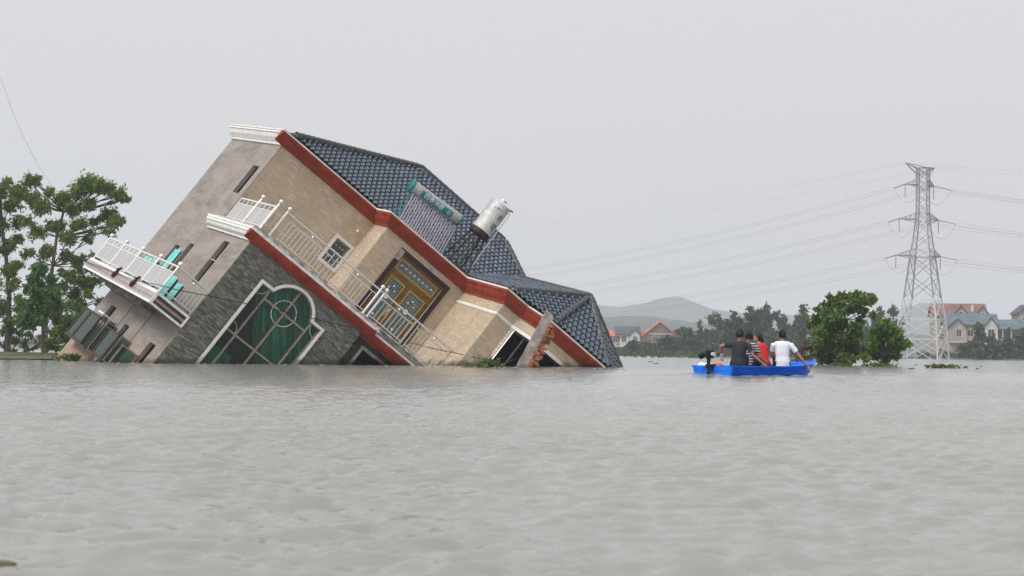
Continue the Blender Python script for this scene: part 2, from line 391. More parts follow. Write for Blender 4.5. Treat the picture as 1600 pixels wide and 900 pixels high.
# ------------------------------------------------------------------ the tilted house (built upright in its own frame, then tipped as a whole)
HR = Matrix(((.7182665, -.35898547, .59600559), (.35803241, .9251975, .12578703), (-.59657859, .12304071, .79306681)))
HLOC = Vector((-8.675852, 68.004892, 4.130506))
house = thing('house', 'collapsed two-storey villa tipped over into the floodwater, tan brick and grey stone', 'house')
house.matrix_world = Matrix.Translation(HLOC) @ HR.to_4x4()
def hw(p): return house.matrix_world @ Vector(p)
bpy.context.view_layer.update()

def share(o, parent, loc=None, rot=None, name=None):
    c = o.copy(); COL.objects.link(c); c.parent = parent
    if loc is not None: c.location = loc
    if rot is not None: c.rotation_euler = rot
    return c

# --- walls: plates with real openings, 0.25 m thick
LW_HOLES = [rect(6.1, 7.05, 1.58, 2.83), rect(8.15, 8.95, -2.1, -1.08), rect(6.4, 7.15, -2.1, -.84), rect(2.23, 3.1, -2.12, -.33),
            rect(10.0, 11.1, -4.95, -4.24), rect(6.25, 7.15, -5.1, -4.58), rect(1.25, 2.27, -5.6, -4.65)]
bm = BM(); slab(bm, (0, 0, 0), (0, 1, 0), (0, 0, 1), (1, 0, 0), .25, [(0, -8.2), (13.1, -8.2), (13.1, 3.95), (5.42, 3.95), (5.42, .3), (0, .3)], LW_HOLES)
side_wall = build('wall', bm, 'plaster', house, label='weathered plaster side wall with narrow slit windows')
ARC = lambda r, zc, lim: [(2.515 + r * math.cos(t), zc + r * math.sin(t)) for t in [lim + (math.pi - 2 * lim) * k / 18 for k in range(19)]]
def win_outline(r, sh, x0, x1, zb):
    lim = math.asin((sh + 1.146) / r)
    return [(x1, zb), (x1, sh)] + ARC(r, -1.146, lim) + [(x0, sh), (x0, zb)]
WOUT, WIN = win_outline(.976, -.775, 1.11, 3.91, -6.2), win_outline(.876, -.875, 1.21, 3.81, -6.1)
bm = BM(); slab(bm, (.25, 0, 0), (1, 0, 0), (0, 0, 1), (0, 1, 0), .25, rect(0, 4.75, -8.2, .3), [[(a - .25, b) for a, b in WIN]])
stone_wall = build('wall', bm, 'stone_back', house, label='ground floor wall faced with thin grey stone strips')
field('stone_strip', (0, 0, 0), (1, 0, 0), (0, 0, 1), (0, -1, 0), rect(.0, 5.0, -6.6, .1), [WOUT], .17, .040, .006, .022, 'stone_strip', stone_wall, jit=.5)
bm = BM(); slab(bm, (5.0, .25, 0), (0, 1, 0), (0, 0, 1), (-1, 0, 0), .25, rect(0, .8, -8.2, .3)); build('wall', bm, 'stone_back', house)
RWIN = rect(5.66, 7.2, -2.0, -.40)
bm = BM(); slab(bm, (0, .8, 0), (1, 0, 0), (0, 0, 1), (0, 1, 0), .25, rect(4.76, 13.1, -8.2, .2), [RWIN])
rw = build('wall', bm, 'stone_back', house)
field('stone_strip', (0, .8, 0), (1, 0, 0), (0, 0, 1), (0, -1, 0), rect(5.0, 9.0, -3.5, .1), [rect(5.55, 7.31, -2.1, -.3)], .17, .040, .006, .022, 'stone_strip', rw, jit=.5)
bm = BM(); slab(bm, (0, .8, 0), (1, 0, 0), (0, 0, 1), (0, -1, 0), .05, rect(5.55, 7.31, -2.11, -.29), [RWIN])
w = build('window', bm, 'white_trim', house, label='half-sunk ground floor window with broad pale frame')
bxo('pane', 5.67, 7.19, .9, .91, -1.99, -.41, 'glass_dark', w)
# upper floor walls, tan brick-tile on mortar
def tiled(o, u, n, outer, holes, frame_holes=None, back=.25, face=None):
    bm = BM(); slab(bm, o, u, (0, 0, 1), tuple(-q for q in n), back, outer, holes)
    wl_ = build('wall', bm, 'mortar', house)
    field('wall_tile', o, u, (0, 0, 1), n, face or outer, frame_holes or holes, .24, .064, .014, .012, 'brick_tile', wl_)
    return wl_
S2 = math.sqrt(.5)
UWIN = rect(3.74, 4.38, 1.62, 2.58)
tiled((0, 5.41, 0), (1, 0, 0), (0, -1, 0), rect(.251, 4.52, .3, 3.95), [UWIN], [rect(3.63, 4.49, 1.5, 2.69)], face=rect(.03, 4.52, .3, 3.83))
tiled((4.52, 3.72, 0), (0, 1, 0), (-1, 0, 0), rect(0, 1.69, .3, 3.95), [])
DOOR = rect(5.58, 7.6, .42, 3.43)
tiled((0, 3.72, 0), (1, 0, 0), (0, -1, 0), rect(4.771, 8.31, .3, 3.95), [DOOR], [rect(5.4, 7.78, .42, 3.61)], face=rect(4.51, 8.31, .3, 3.83))
tiled((8.32, -.43, 0), (0, 1, 0), (-1, 0, 0), rect(0, 4.15, .2, 3.95), [])
tiled((8.32, -.43, 0), (1, 0, 0), (0, -1, 0), rect(.0, .73, -1.5, 3.95), [])
CH = rect(.12, 1.131, .9, 3.36); FR = rect(.0, 2.1, .9, 3.36)
tiled((9.05, -.43, 0), (S2, -S2, 0), (-S2, -S2, 0), rect(0, 1.131, -1.5, 3.95), [rect(.12, 1.12, .9, 3.36)])
tiled((9.85, -1.23, 0), (1, 0, 0), (0, -1, 0), rect(0, 2.5, -1.5, 3.95), [rect(.02, 2.15, .9, 3.36)])
tiled((12.35, -1.23, 0), (S2, S2, 0), (S2, -S2, 0), rect(0, 1.131, -1.5, 3.95), [])
bm = BM(); slab(bm, (13.15, -.43, 0), (0, 1, 0), (0, 0, 1), (-1, 0, 0), .25, rect(0, 13.5, -8.2, 3.95)); build('wall', bm, 'plaster', house)
bm = BM(); slab(bm, (.251, 13.1, 0), (1, 0, 0), (0, 0, 1), (0, -1, 0), .25, rect(0, 12.64, -8.2, 3.95)); build('wall', bm, 'plaster', house)
# string course / lintel bands
bm = BM(); slab(bm, (8.32, -.44, 0), (0, 1, 0), (0, 0, 1), (-1, 0, 0), .03, rect(0, 4.15, 3.37, 3.47)); slab(bm, (8.29, -.43, 0), (1, 0, 0), (0, 0, 1), (0, -1, 0), .03, rect(0, .75, 3.371, 3.471))
slab(bm, (9.05, -.43, 0), (S2, -S2, 0), (0, 0, 1), (-S2, -S2, 0), .04, rect(0, 1.15, 3.365, 3.475)); slab(bm, (9.83, -1.23, 0), (1, 0, 0), (0, 0, 1), (0, -1, 0), .045, rect(0, 2.3, 3.36, 3.48))
build('string_course', bm, 'white_trim', house)
bm = BM(); slab(bm, (8.32, -.44, 0), (0, 1, 0), (0, 0, 1), (-1, 0, 0), .03, rect(0, 3.4, .42, .62)); build('skirting', bm, 'flashing', house)
# floors inside, so the openings look into closed rooms
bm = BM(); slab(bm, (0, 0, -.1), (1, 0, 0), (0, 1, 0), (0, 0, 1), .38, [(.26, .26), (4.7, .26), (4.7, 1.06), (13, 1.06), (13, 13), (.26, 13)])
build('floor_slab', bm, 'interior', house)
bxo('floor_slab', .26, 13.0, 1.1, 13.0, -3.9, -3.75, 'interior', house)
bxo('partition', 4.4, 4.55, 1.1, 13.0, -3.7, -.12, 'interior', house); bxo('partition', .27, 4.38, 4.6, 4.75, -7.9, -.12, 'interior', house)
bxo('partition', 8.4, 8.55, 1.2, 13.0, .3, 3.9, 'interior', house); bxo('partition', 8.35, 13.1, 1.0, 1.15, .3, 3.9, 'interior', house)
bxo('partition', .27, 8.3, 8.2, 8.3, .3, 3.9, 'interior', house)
# terrace slab
bm = BM(); slab(bm, (0, 0, .285), (1, 0, 0), (0, 1, 0), (0, 0, 1), .135, [(-.28, -.28), (5.33, -.28), (5.33, -.05), (9, -.05), (9, 3.71), (4.51, 3.71), (4.51, 5.40), (-.28, 5.40)])
build('terrace_slab', bm, 'slab_edge', house)
bm = BM(); box(bm, .0, 8.3, -.2, -.04, .42, .47); build('kerb', bm, 'slab_edge', house, label='stained concrete kerb below the terrace railing')

# --- cornices
GP = [(0, -.06), (.07, -.06), (.08, -.01), (.20, .06), (.25, .15), (.27, .17), (.30, .18), (.30, .27), (0, .27)]
RP = [(0, 3.83), (.06, 3.83), (.08, 3.89), (.11, 3.91), (.24, 4.02), (.30, 4.12), (.31, 4.15), (.36, 4.16), (.36, 4.24), (0, 4.24)]
def cornice(path, prof, m, label):
    bm = BM(); sweep(bm, path, prof); return build('cornice', bm, m, house, label=label)
cornice([(0, 6.35), (0, .0)], GP, 'white_trim', 'white moulded cornice end above the side wall')
cornice([(-.301, .0), (5.05, .0), (5.05, .22)], [(a, b - .001) for a, b in GP], 'red_trim', 'red moulded band under the terrace edge')
cornice([(5.05, .22), (9.2, .22)], [(a, b - .1) for a, b in GP], 'red_trim', 'lower red moulded band at the sunk end of the terrace')
cornice([(0, 13.3), (0, 5.41)], RP, 'white_trim', 'white moulded roof cornice on the side wall')
cornice([(-.361, 5.41), (4.52, 5.41), (4.52, 3.72), (8.32, 3.72), (8.32, -.43), (9.05, -.43), (9.85, -1.23), (12.35, -1.23), (13.15, -.43), (13.15, 6)],
        [(a, b - .001) for a, b in RP], 'red_trim', 'red moulded roof cornice along the front')
def capping(path, prof, m):
    bm = BM(); sweep(bm, path, prof); return build('coping', bm, m, house)
ROOFPATH = [(0, 13.3), (0, 5.41), (4.52, 5.41), (4.52, 3.72), (8.32, 3.72), (8.32, -.43), (9.05, -.43), (9.85, -1.23), (12.35, -1.23), (13.15, -.43), (13.15, 13.3)]
capping(ROOFPATH, [(-.5, 4.243), (.39, 4.243), (.40, 4.30), (-.5, 4.325)], 'flashing')
capping([(0, 13.32), (0, 5.38)], [(.15, 4.325), (.385, 4.305), (.385, 4.32), (.15, 4.34)], 'pink_trim')
capping([(0, 6.36), (0, 0.0), (5.05, .0), (5.05, .20)], [(.02, .273), (.325, .273), (.325, .36), (.02, .40)], 'flashing')
capping([(0, 6.37), (0, .2)], [(.1, .403), (.31, .365), (.315, .378), (.1, .415)], 'pink_trim')
capping([(5.05, .22), (9.2, .22)], [(.02, .173), (.325, .173), (.325, .25), (.02, .30)], 'flashing')

# --- roof
RL, RR_ = Vector((5.72, 9.4, 7.26)), Vector((10.32, 9.4, 7.25))
APX, RW2 = Vector((11.1, .6, 6.2)), Vector((11.1, 7.83, 6.2))
Z0 = 4.36
roof = thing_root = bpy.data.objects.new('roof', None); COL.objects.link(roof); roof.parent = house
deck = [[(.1, 5.15, Z0), (8.0, 5.1, Z0), (11.1, 7.8, 6.15), (14.0, 5.1, Z0), tuple(RR_), tuple(RL)], [(.1, 13.4, Z0), (.1, 5.15, Z0), tuple(RL)],
        [(14.0, 5.1, Z0), (14.0, 13.4, Z0), tuple(RR_)], [(14.0, 13.4, Z0), (.1, 13.4, Z0), tuple(RL), tuple(RR_)],
        [(8.1, 5.15, Z0), (8.1, -.55, Z0), tuple(APX), tuple(RW2)], [(8.1, -.55, Z0), (9.85, -1.45, Z0), tuple(APX)],
        [(9.85, -1.45, Z0), (12.4, -1.45, Z0), tuple(APX)], [(12.4, -1.45, Z0), (14.0, -.55, Z0), tuple(APX)], [(14.0, -.55, Z0), (14.0, 5.15, Z0), tuple(RW2), tuple(APX)]]
V, F = [], []
for q in deck:
    F.append(tuple(range(len(V), len(V) + len(q)))); V += [Vector(p) - Vector((0, 0, .03)) for p in q]
pydata('roof_deck', V, F, 'roof_deck', roof)
TW, TL = .22, .29
def tile_mesh():
    bm = BM(); N = 8; rows = []
    for yy, zz in ((-.03, .056), (.0, .058), (TL + .05, .002)):
        r_ = []
        for k in range(N + 1):
            t = k / N; x = (t - .5) * (TW + .012)
            h = .058 * (math.sin(math.pi * t / .62) if t < .62 else -.45 * math.sin(math.pi * (t - .62) / .38))
            r_.append(bm.verts.new((x, yy, zz + h)))
        rows.append(r_)
    low = [bm.verts.new((q.co.x, q.co.y + .004, q.co.z - .014)) for q in rows[0]]
    for a, b in list(zip(rows, rows[1:])) + [(low, rows[0])]:
        for k in range(N): bm.faces.new((a[k], a[k + 1], b[k + 1], b[k]))
    me = bpy.data.meshes.new('roof_tile'); bm.to_mesh(me); bm.free(); me.materials.append(M['roof_tile'])
    me.polygons.foreach_set('use_smooth', [True] * len(me.polygons)); me.set_sharp_from_angle(angle=R(45)); return me
TME = tile_mesh()
def tiles_on(o, u, v, poly, shift=0.):
    """places of tiles (matrices) on the plane o + u*a + v*b inside poly"""
    o, u, v = Vector(o), Vector(u).normalized(), Vector(v); v = (v - u * v.dot(u)).normalized(); n = u.cross(v)
    if n.z < 0: u = -u; n = -n; poly = [(-a, b) for a, b in poly]
    out = []
    for j in range(int(max(b for a, b in poly) / TL) + 1):
        for k in range(int(min(a for a, b in poly) / TW) - 1, int(max(a for a, b in poly) / TW) + 2):
            a, b = k * TW + shift, j * TL
            if inside((a, b + TL * .5), poly):
                m_ = Matrix((u, v, n)).transposed().to_4x4(); m_.translation = o + u * (a + random.uniform(-.004, .004)) + v * b + n * random.uniform(0, .006)
                out.append(m_ @ Matrix.Rotation(random.uniform(-.012, .012), 4, 'Z'))
    return out
def plane_poly(o, u, v, pts):
    o, u, v = Vector(o), Vector(u).normalized(), Vector(v); v = (v - u * v.dot(u)).normalized()
    return [((Vector(p) - o).dot(u), (Vector(p) - o).dot(v)) for p in pts]
places = []
for pts, ud in ((deck[0], (1, 0, 0)), (deck[1], (0, -1, 0)), (deck[2], (0, 1, 0)), (deck[4], (0, -1, 0)), (deck[5], None), (deck[6], (1, 0, 0)), (deck[7], None), (deck[8], (0, 1, 0))):
    o = Vector(pts[0]); u = Vector(ud) if ud else (Vector(pts[1]) - o); up = Vector(pts[-1]) - o
    places += tiles_on(o, u, up, plane_poly(o, u, up, pts))
CAML = Vector((-15.95, -66.48, -6.26))
def seen(m_):                                        # faces the viewpoint of the photograph?
    return (CAML - m_.translation).normalized().dot(m_.to_3x3() @ Vector((0, 0, 1)))
def above(m_): return hw(m_.translation).z > -.1
vis = sorted([m_ for m_ in places if seen(m_) > .02 and above(m_)], key=lambda m_: -seen(m_) / (CAML - m_.translation).length ** 2)
vset = set(id(m_) for m_ in vis[:290])
for m_ in vis[:290]:
    o = link('roof_tile', TME, None, roof); o.matrix_basis = m_
bm = BM()
for m_ in places:
    if id(m_) in vset: continue
    k = len(bm.verts); bm.from_mesh(TME); bm.verts.ensure_lookup_table()
    bmesh.ops.transform(bm, matrix=m_, verts=bm.verts[k:])
me = bpy.data.meshes.new('roof_tile'); bm.to_mesh(me); bm.free(); me.materials.append(M['roof_tile'])
link('roof_tile_field', me, None, roof, kind='stuff')
def cap_mesh():
    bm = BM(); rows = []
    for yy, r_ in ((0, .105), (.02, .115), (.34, .092)):
        rows.append([bm.verts.new((r_ * math.cos(math.pi * k / 8), yy, r_ * .85 * math.sin(math.pi * k / 8))) for k in range(9)])
    rows.insert(0, [bm.verts.new((q.co.x * .82, .004, q.co.z * .82)) for q in rows[0]])
    for a, b in zip(rows, rows[1:]):
        for k in range(8): bm.faces.new((a[k], a[k + 1], b[k + 1], b[k]))
    bmesh.ops.recalc_face_normals(bm, faces=bm.faces[:])
    me = bpy.data.meshes.new('ridge_tile'); bm.to_mesh(me); bm.free(); me.materials.append(M['ridge_tile'])
    me.polygons.foreach_set('use_smooth', [True] * len(me.polygons)); me.set_sharp_from_angle(angle=R(45)); return me
CME = cap_mesh()
def ridge(a, b):
    a, b = Vector(a), Vector(b); d = (b - a); L = d.length; d.normalize()
    u = d.cross(Vector((0, 0, 1))).normalized(); n = u.cross(d)
    bm = BM(); slab(bm, a - u * .075 + n * .0, u, d, n, .08, rect(0, .15, 0, L)); build('ridge_bedding', bm, 'ridge_mortar', roof)
    for k in range(int(L / .3)):
        m_ = Matrix((u, d, n)).transposed().to_4x4(); m_.translation = a + d * (k * .3) + n * .075
        o = link('ridge_tile', CME, None, roof); o.matrix_basis = m_ @ Matrix.Rotation(random.uniform(-.02, .02), 4, 'Z')
ridge((.12, 5.18, 4.38), RL); ridge(RL, RR_); ridge((14.0, 5.1, 4.38), RR_); ridge(RW2, APX)
ridge((8.2, -.52, 4.38), APX); ridge((9.85, -1.43, 4.38), APX); ridge((12.4, -1.43, 4.38), APX); ridge((14.0, -.52, 4.38), APX)

# --- the big arched window
bm = BM(); slab(bm, (0, 0, 0), (1, 0, 0), (0, 0, 1), (0, -1, 0), .06, WOUT, [WIN])
big = build('window', bm, 'white_trim', house, label='large arched window with green curtains')
def muln(x0, x1, z0, z1, y0=.045, y1=.115): return bxo('mullion', x0, x1, y0, y1, z0, z1, 'bronze', big)
muln(1.565, 1.635, -6.1, -.872); muln(2.43, 2.50, -6.1, -.275, .044, .116); muln(3.375, 3.445, -6.1, -.872)
muln(1.636, 3.374, -1.265, -1.20, .047, .112); muln(1.21, 3.81, -2.82, -2.755, .048, .111); muln(1.21, 3.81, -4.45, -4.38, .048, .111)
bm = BM()
n_ = 28
for k in range(n_):
    t0, t1 = 2 * math.pi * k / n_, 2 * math.pi * (k + 1) / n_
    tube(bm, [(2.46 + .44 * math.cos(t0), .06, -1.22 + .44 * math.sin(t0)), (2.46 + .44 * math.cos(t1), .06, -1.22 + .44 * math.sin(t1))], .011, 5)
build('ring_bar', bm, 'flashing', big)
for cx, sx in ((1.22, 1), (3.80, -1)):
    for cz in (-2.78, -.9):
        bm = BM(); tube(bm, [(cx + sx * .34 * math.cos(t), .06, cz - .0 + (.34 * math.sin(t) if cz < -2 else -.34 * math.sin(t))) for t in [math.pi / 2 * k / 8 for k in range(9)]], .009, 5)
        build('corner_arc', bm, 'flashing', big)
rim = win_outline(.872, -.877, 1.215, 3.805, -6.1); rin = win_outline(.83, -.915, 1.26, 3.76, -6.05)
bm = BM(); slab(bm, (0, .05, 0), (1, 0, 0), (0, 0, 1), (0, 1, 0), .06, rim, [rin]); build('sash_frame', bm, 'bronze', big)
def pane(outl): bm = BM(); slab(bm, (0, .08, 0), (1, 0, 0), (0, 0, 1), (0, 1, 0), .006, outl); return build('pane', bm, 'glass_pane', big)
xs = [1.22, 1.6, 2.465, 3.41, 3.80]; zs = [-6.0, -4.415, -2.79]
for i in range(4):
    for j in range(2): pane(rect(xs[i] + .001, xs[i + 1] - .001, zs[j], zs[j + 1] - .002))
for i in (0, 3): pane(rect(xs[i] + .001, xs[i + 1] - .001, -2.788, -.89))
for i in (1, 2): pane(rect(xs[i] + .001, xs[i + 1] - .001, -2.788, -1.233))
arch = [(2.515 + .86 * math.cos(t), -1.146 + .86 * math.sin(t)) for t in [math.pi * k / 30 for k in range(31)]]
for lo, hi in ((1.6, 2.464), (2.466, 3.41)):
    a = [p for p in arch if lo < p[0] < hi and p[1] > -1.231]
    pane([(lo, -1.231), (hi, -1.231)] + [(min(max(p[0], lo + .001), hi - .001), p[1]) for p in ([(hi - .0005, a[0][1] - .01)] + a + [(lo + .0005, a[-1][1] - .01)])])
# curtain behind the glass: it still hangs plumb, so it slants across the tipped window
PL = HR.transposed() @ Vector((0, 0, -1))
V, F = [], []; N, K = 150, 16
for j in range(K + 1):
    for i in range(N + 1):
        s, t = i / N, 5.2 * j / K
        fold = .085 * math.sin(s * 88 + 2.2 * math.sin(s * 11) + t * .2) + .03 * math.sin(s * 171 + 1.3)
        V.append((.45 + 3.5 * s + PL.x * t + .04 * math.sin(t * 1.3 + s * 9), .30 + fold, -.12 + PL.z * t))
for j in range(K):
    for i in range(N): q = j * (N + 1) + i; F.append((q, q + 1, q + N + 2, q + N + 1))
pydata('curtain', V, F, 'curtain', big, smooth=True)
bm = BM(); tube(bm, [(.4, .32, -.10), (4.2, .32, -.10)], .02, 8); build('curtain_rod', bm, 'bronze', big)
gb = bxo('cabinet', 1.28, 2.15, .55, 1.2, -6.2, -3.42, 'green_box', None, bev=.02); gb.matrix_world = house.matrix_world.copy()
tag(gb, 'bright green cabinet standing inside behind the arched window', 'cabinet')

# --- upper window with leaded glass
bm = BM(); slab(bm, (0, 5.41, 0), (1, 0, 0), (0, 0, 1), (0, -1, 0), .05, rect(3.63, 4.49, 1.5, 2.69), [UWIN])
uw = build('window', bm, 'white_trim', house, label='small upper window in a pale stone surround')
bm = BM(); slab(bm, (0, 5.47, 0), (1, 0, 0), (0, 0, 1), (0, 1, 0), .05, rect(3.742, 4.378, 1.622, 2.578), [rect(3.80, 4.32, 1.69, 2.51)]); build('sash_frame', bm, 'bronze', uw)
bxo('pane', 3.80, 4.32, 5.49, 5.50, 1.69, 2.51, 'lead_glass', uw)
bm = BM()
for k in range(1, 5): box(bm, 3.80 + k * .104 - .008, 3.80 + k * .104 + .008, 5.478, 5.488, 1.69, 2.51)
for k in range(1, 6): box(bm, 3.80, 4.32, 5.475, 5.485, 1.69 + k * .137 - .008, 1.69 + k * .137 + .008)
build('leading', bm, 'dark_metal', uw)
for x, z in ((3.9, 2.36), (4.06, 2.36), (4.2, 2.36), (3.95, 2.16), (4.16, 2.16), (4.06, 2.0), (3.92, 1.85), (4.18, 1.85)):
    bm = BM(); box(bm, x - .022, x + .022, 5.468, 5.476, z - .022, z + .022); build('bevelled_glass', bm, 'bevel_glass', uw)
bm = BM(); ball(bm, (4.17, 5.33, 3.23), .06, s=(1, .8, 1)); tube(bm, [(4.17, 5.40, 3.23), (4.17, 5.34, 3.23)], .045, 10); build('wall_lamp', bm, 'white_paint', house, smooth=True)

# --- double door in a granite surround
bm = BM(); slab(bm, (0, 3.72, 0), (1, 0, 0), (0, 0, 1), (0, -1, 0), .05, [(5.4, .42), (5.58, .42), (5.58, 3.43), (7.6, 3.43), (7.6, .42), (7.78, .42), (7.78, 3.61), (5.4, 3.61)])
door = build('door', bm, 'granite', house, label='bronze double door with leaded glass in dark granite surround')
bxo('granite_patch', 5.395, 5.585, 3.662, 3.668, 3.15, 3.56, 'granite_pale', door)
bm = BM(); slab(bm, (0, 3.82, 0), (1, 0, 0), (0, 0, 1), (0, 1, 0), .06, rect(5.582, 7.598, .43, 3.428), [rect(5.66, 7.5, 2.86, 3.36), rect(5.645, 6.535, .45, 2.78), rect(6.545, 7.53, .45, 2.78)])
build('door_frame', bm, 'door_bronze', door)
def leaded(x0, x1, z0, z1, nx, nz, y, leaf, stars):
    bm = BM(); slab(bm, (0, y - .012, 0), (1, 0, 0), (0, 0, 1), (0, 1, 0), .03, rect(x0 - .035, x1 + .035, z0 - .035, z1 + .035), [rect(x0, x1, z0, z1)]); build('gold_trim', bm, 'door_gold', leaf)
    bxo('pane', x0, x1, y + .004, y + .010, z0, z1, 'lead_glass', leaf)
    bm = BM()
    for k in range(1, nx): q = x0 + (x1 - x0) * k / nx; box(bm, q - .005, q + .005, y - .004, y + .003, z0, z1)
    for k in range(1, nz): q = z0 + (z1 - z0) * k / nz; box(bm, x0, x1, y - .006, y + .002, q - .005, q + .005)
    build('leading', bm, 'lead', leaf)
    for x, z, r_ in stars:
        bm = BM(); slab(bm, (x, y - .012, z), (1, 0, 0), (0, 0, 1), (0, 1, 0), .008, [(r_ * math.cos(t), r_ * math.sin(t)) for t in [math.pi / 4 * k for k in range(8)]])
        build('bevelled_glass', bm, 'bevel_glass', leaf)
tr = bxo('transom', 5.662, 7.498, 3.835, 3.865, 2.862, 3.358, 'door_bronze', door)
leaded(5.72, 7.44, 2.93, 3.30, 30, 2, 3.825, door, [(5.85 + k * .205, 3.12, .034) for k in range(8)])
for x0, x1 in ((5.65, 6.53), (6.55, 7.52)):
    lf = bxo('door_leaf', x0, x1, 3.835, 3.875, .46, 2.77, 'door_bronze', door)
    w_ = x1 - x0; cx = (x0 + x1) / 2
    leaded(x0 + .15, x1 - .13, .72, 2.58, 6, 14, 3.825, door, [(cx, 2.36, .04), (cx - .14, 2.22, .035), (cx + .14, 2.22, .035), (cx, 1.9, .1), (cx, 1.1, .05)])
bm = BM(); tube(bm, [(6.47, 3.80, 1.3), (6.47, 3.77, 1.32), (6.47, 3.77, 1.62), (6.47, 3.80, 1.64)], .016, 8); build('handle', bm, 'steel', door, smooth=True)

# --- bay window: dark openings with metal sashes
for o_, u_, n_in, L0, L1 in (((9.05, -.43, 0), (S2, -S2, 0), (S2, S2, 0), .122, 1.118), ((9.85, -1.23, 0), (1, 0, 0), (0, 1, 0), .022, 2.148)):
    bm = BM(); oo = Vector(o_) + Vector(n_in) * .06
    slab(bm, oo, u_, (0, 0, 1), n_in, .06, rect(L0, L1, .905, 3.358), [rect(L0 + .06, (L0 + L1) / 2 - .03, .96, 3.30), rect((L0 + L1) / 2 + .03, L1 - .06, .96, 3.30)])
    w = build('window', bm, 'dark_metal', house, label='dark bay window opening, half under water')
    bm = BM(); slab(bm, Vector(o_) + Vector(n_in) * .02, u_, (0, 0, 1), n_in, .03, rect(L0, L0 + .045, .91, 3.355)); build('sash_frame', bm, 'steel', w)

# --- slit windows of the side wall
for h in LW_HOLES:
    (a0, b0), (a1, b1) = h[0], h[2]
    w = bpy.data.objects.new('window', None); COL.objects.link(w); w.parent = house
    bm = BM(); slab(bm, (.14, 0, 0), (0, 1, 0), (0, 0, 1), (1, 0, 0), .05, rect(a0 + .005, a1 - .005, b0 + .005, b1 - .005), [rect(a0 + .05, a1 - .05, b0 + .05, b1 - .05)]); build('sash_frame', bm, 'dark_metal', w)
    if b1 - b0 > 1.1 or b0 < -4: bxo('sash_rail', .13, .16, (a0 + a1) / 2 - .02, (a0 + a1) / 2 + .02, b0 + .06, b1 - .06, 'bronze', w)
    bxo('pane', .165, .171, a0 + .051, a1 - .051, b0 + .051, b1 - .051, 'glass_dark', w)
bxo('guard_rail', .02, .05, 2.2, 2.25, -2.1, -1.1, 'steel', house); bxo('guard_rail', .02, .05, 2.255, 3.08, -1.13, -1.1, 'steel', house)

# --- terrace railing: posts with balls, rails, balusters, side panels
rail = bpy.data.objects.new('terrace_railing', None); COL.objects.link(rail); rail.parent = house
def post_mesh(h, r_=.042, ball_r=.075, turned=True):
    bm = BM()
    pr = [(0, r_ * 1.5), (.03, r_ * 1.5), (.05, r_), (.12, r_)]
    if turned:
        for z in (.14, .18, h * .66, h * .66 + .04): pr += [(z, r_), (z + .006, r_ * 1.28), (z + .022, r_ * 1.28), (z + .028, r_)]
    pr += [(h - .09, r_), (h - .05, r_ * .55), (h - .03, r_ * .55)]
    tube(bm, [(0, 0, z) for z, _ in pr], [q for _, q in pr], 12)
    ball(bm, (0, 0, h + ball_r * .5), ball_r, 14, 10)
    bmesh.ops.recalc_face_normals(bm, faces=bm.faces[:])
    me = bpy.data.meshes.new('post'); bm.to_mesh(me); bm.free(); me.materials.append(M['steel_white'])
    me.polygons.foreach_set('use_smooth', [True] * len(me.polygons)); me.set_sharp_from_angle(angle=R(40)); return me
PM = post_mesh(1.10)
def stick(name, a, b, r_, m='steel', parent=rail, n=8, ends=True):
    bm = BM(); tube(bm, [a, b], r_, n); return build(name, bm, m, parent, smooth=True)
for x, y in ((-.06, -.17), (.34, -.13), (4.56, -.15), (4.75, -.14)):
    o = link('post', PM, None, rail); o.location = (x, y, .465)
for x in (2.5, 2.68, 6.24, 6.42):
    bxo('post', x - .02, x + .02, -.17, -.13, .465, 1.42, 'steel', rail)
bxo('post', 7.93, 7.97, -.17, -.13, .465, 1.42, 'steel', rail); bxo('post', .58, .615, -.165, -.135, .50, 1.27, 'steel', rail)
stick('handrail', (.40, -.15, 1.465), (8.08, -.15, 1.455), .032)
for a, b in ((.60, 2.49), (2.69, 4.5), (4.8, 6.23), (6.43, 7.92)):
    stick('rail', (a, -.15, 1.27), (b, -.15, 1.27), .02); stick('rail', (a, -.15, .56), (b, -.15, .56), .022)
    bm = BM(); ball(bm, ((a + b) / 2, -.15, 1.37), .052); build('rail_ball', bm, 'steel', rail, smooth=True)
bm = BM(); tube(bm, [(0, 0, .565), (0, 0, 1.262)], .0105, 6); BAL = bpy.data.meshes.new('baluster'); bm.to_mesh(BAL); bm.free(); BAL.materials.append(M['steel'])
for a, b in ((.60, 2.49), (2.69, 4.5), (4.8, 6.23), (6.43, 7.92)):
    n_ = round((b - a) / .155)
    for k in range(1, n_): o = link('baluster', BAL, None, rail); o.location = (a + (b - a) * k / n_, -.15, 0)
stick('rail', (-.06, -.165, 1.22), (.34, -.14, 1.22), .014); stick('rail', (-.06, -.165, .68), (.34, -.14, .68), .014); stick('baluster', (.14, -.155, .68), (.14, -.155, 1.22), .010)
def scroll(parent, p, ax, s, m='steel'):
    """small curled ornament in an opening of the panel"""
    bm = BM(); pts = []
    for k in range(26):
        t = k / 25; a = -math.pi * .5 + t * math.pi * 2.6; r_ = s * (1 - .72 * t)
        pts.append(Vector(p) + Vector(ax) * (r_ * math.cos(a)) + Vector((0, 0, r_ * math.sin(a))))
    tube(bm, pts, [.020] * 22 + [.028] * 4, 5); build('scroll', bm, m, parent, smooth=True)
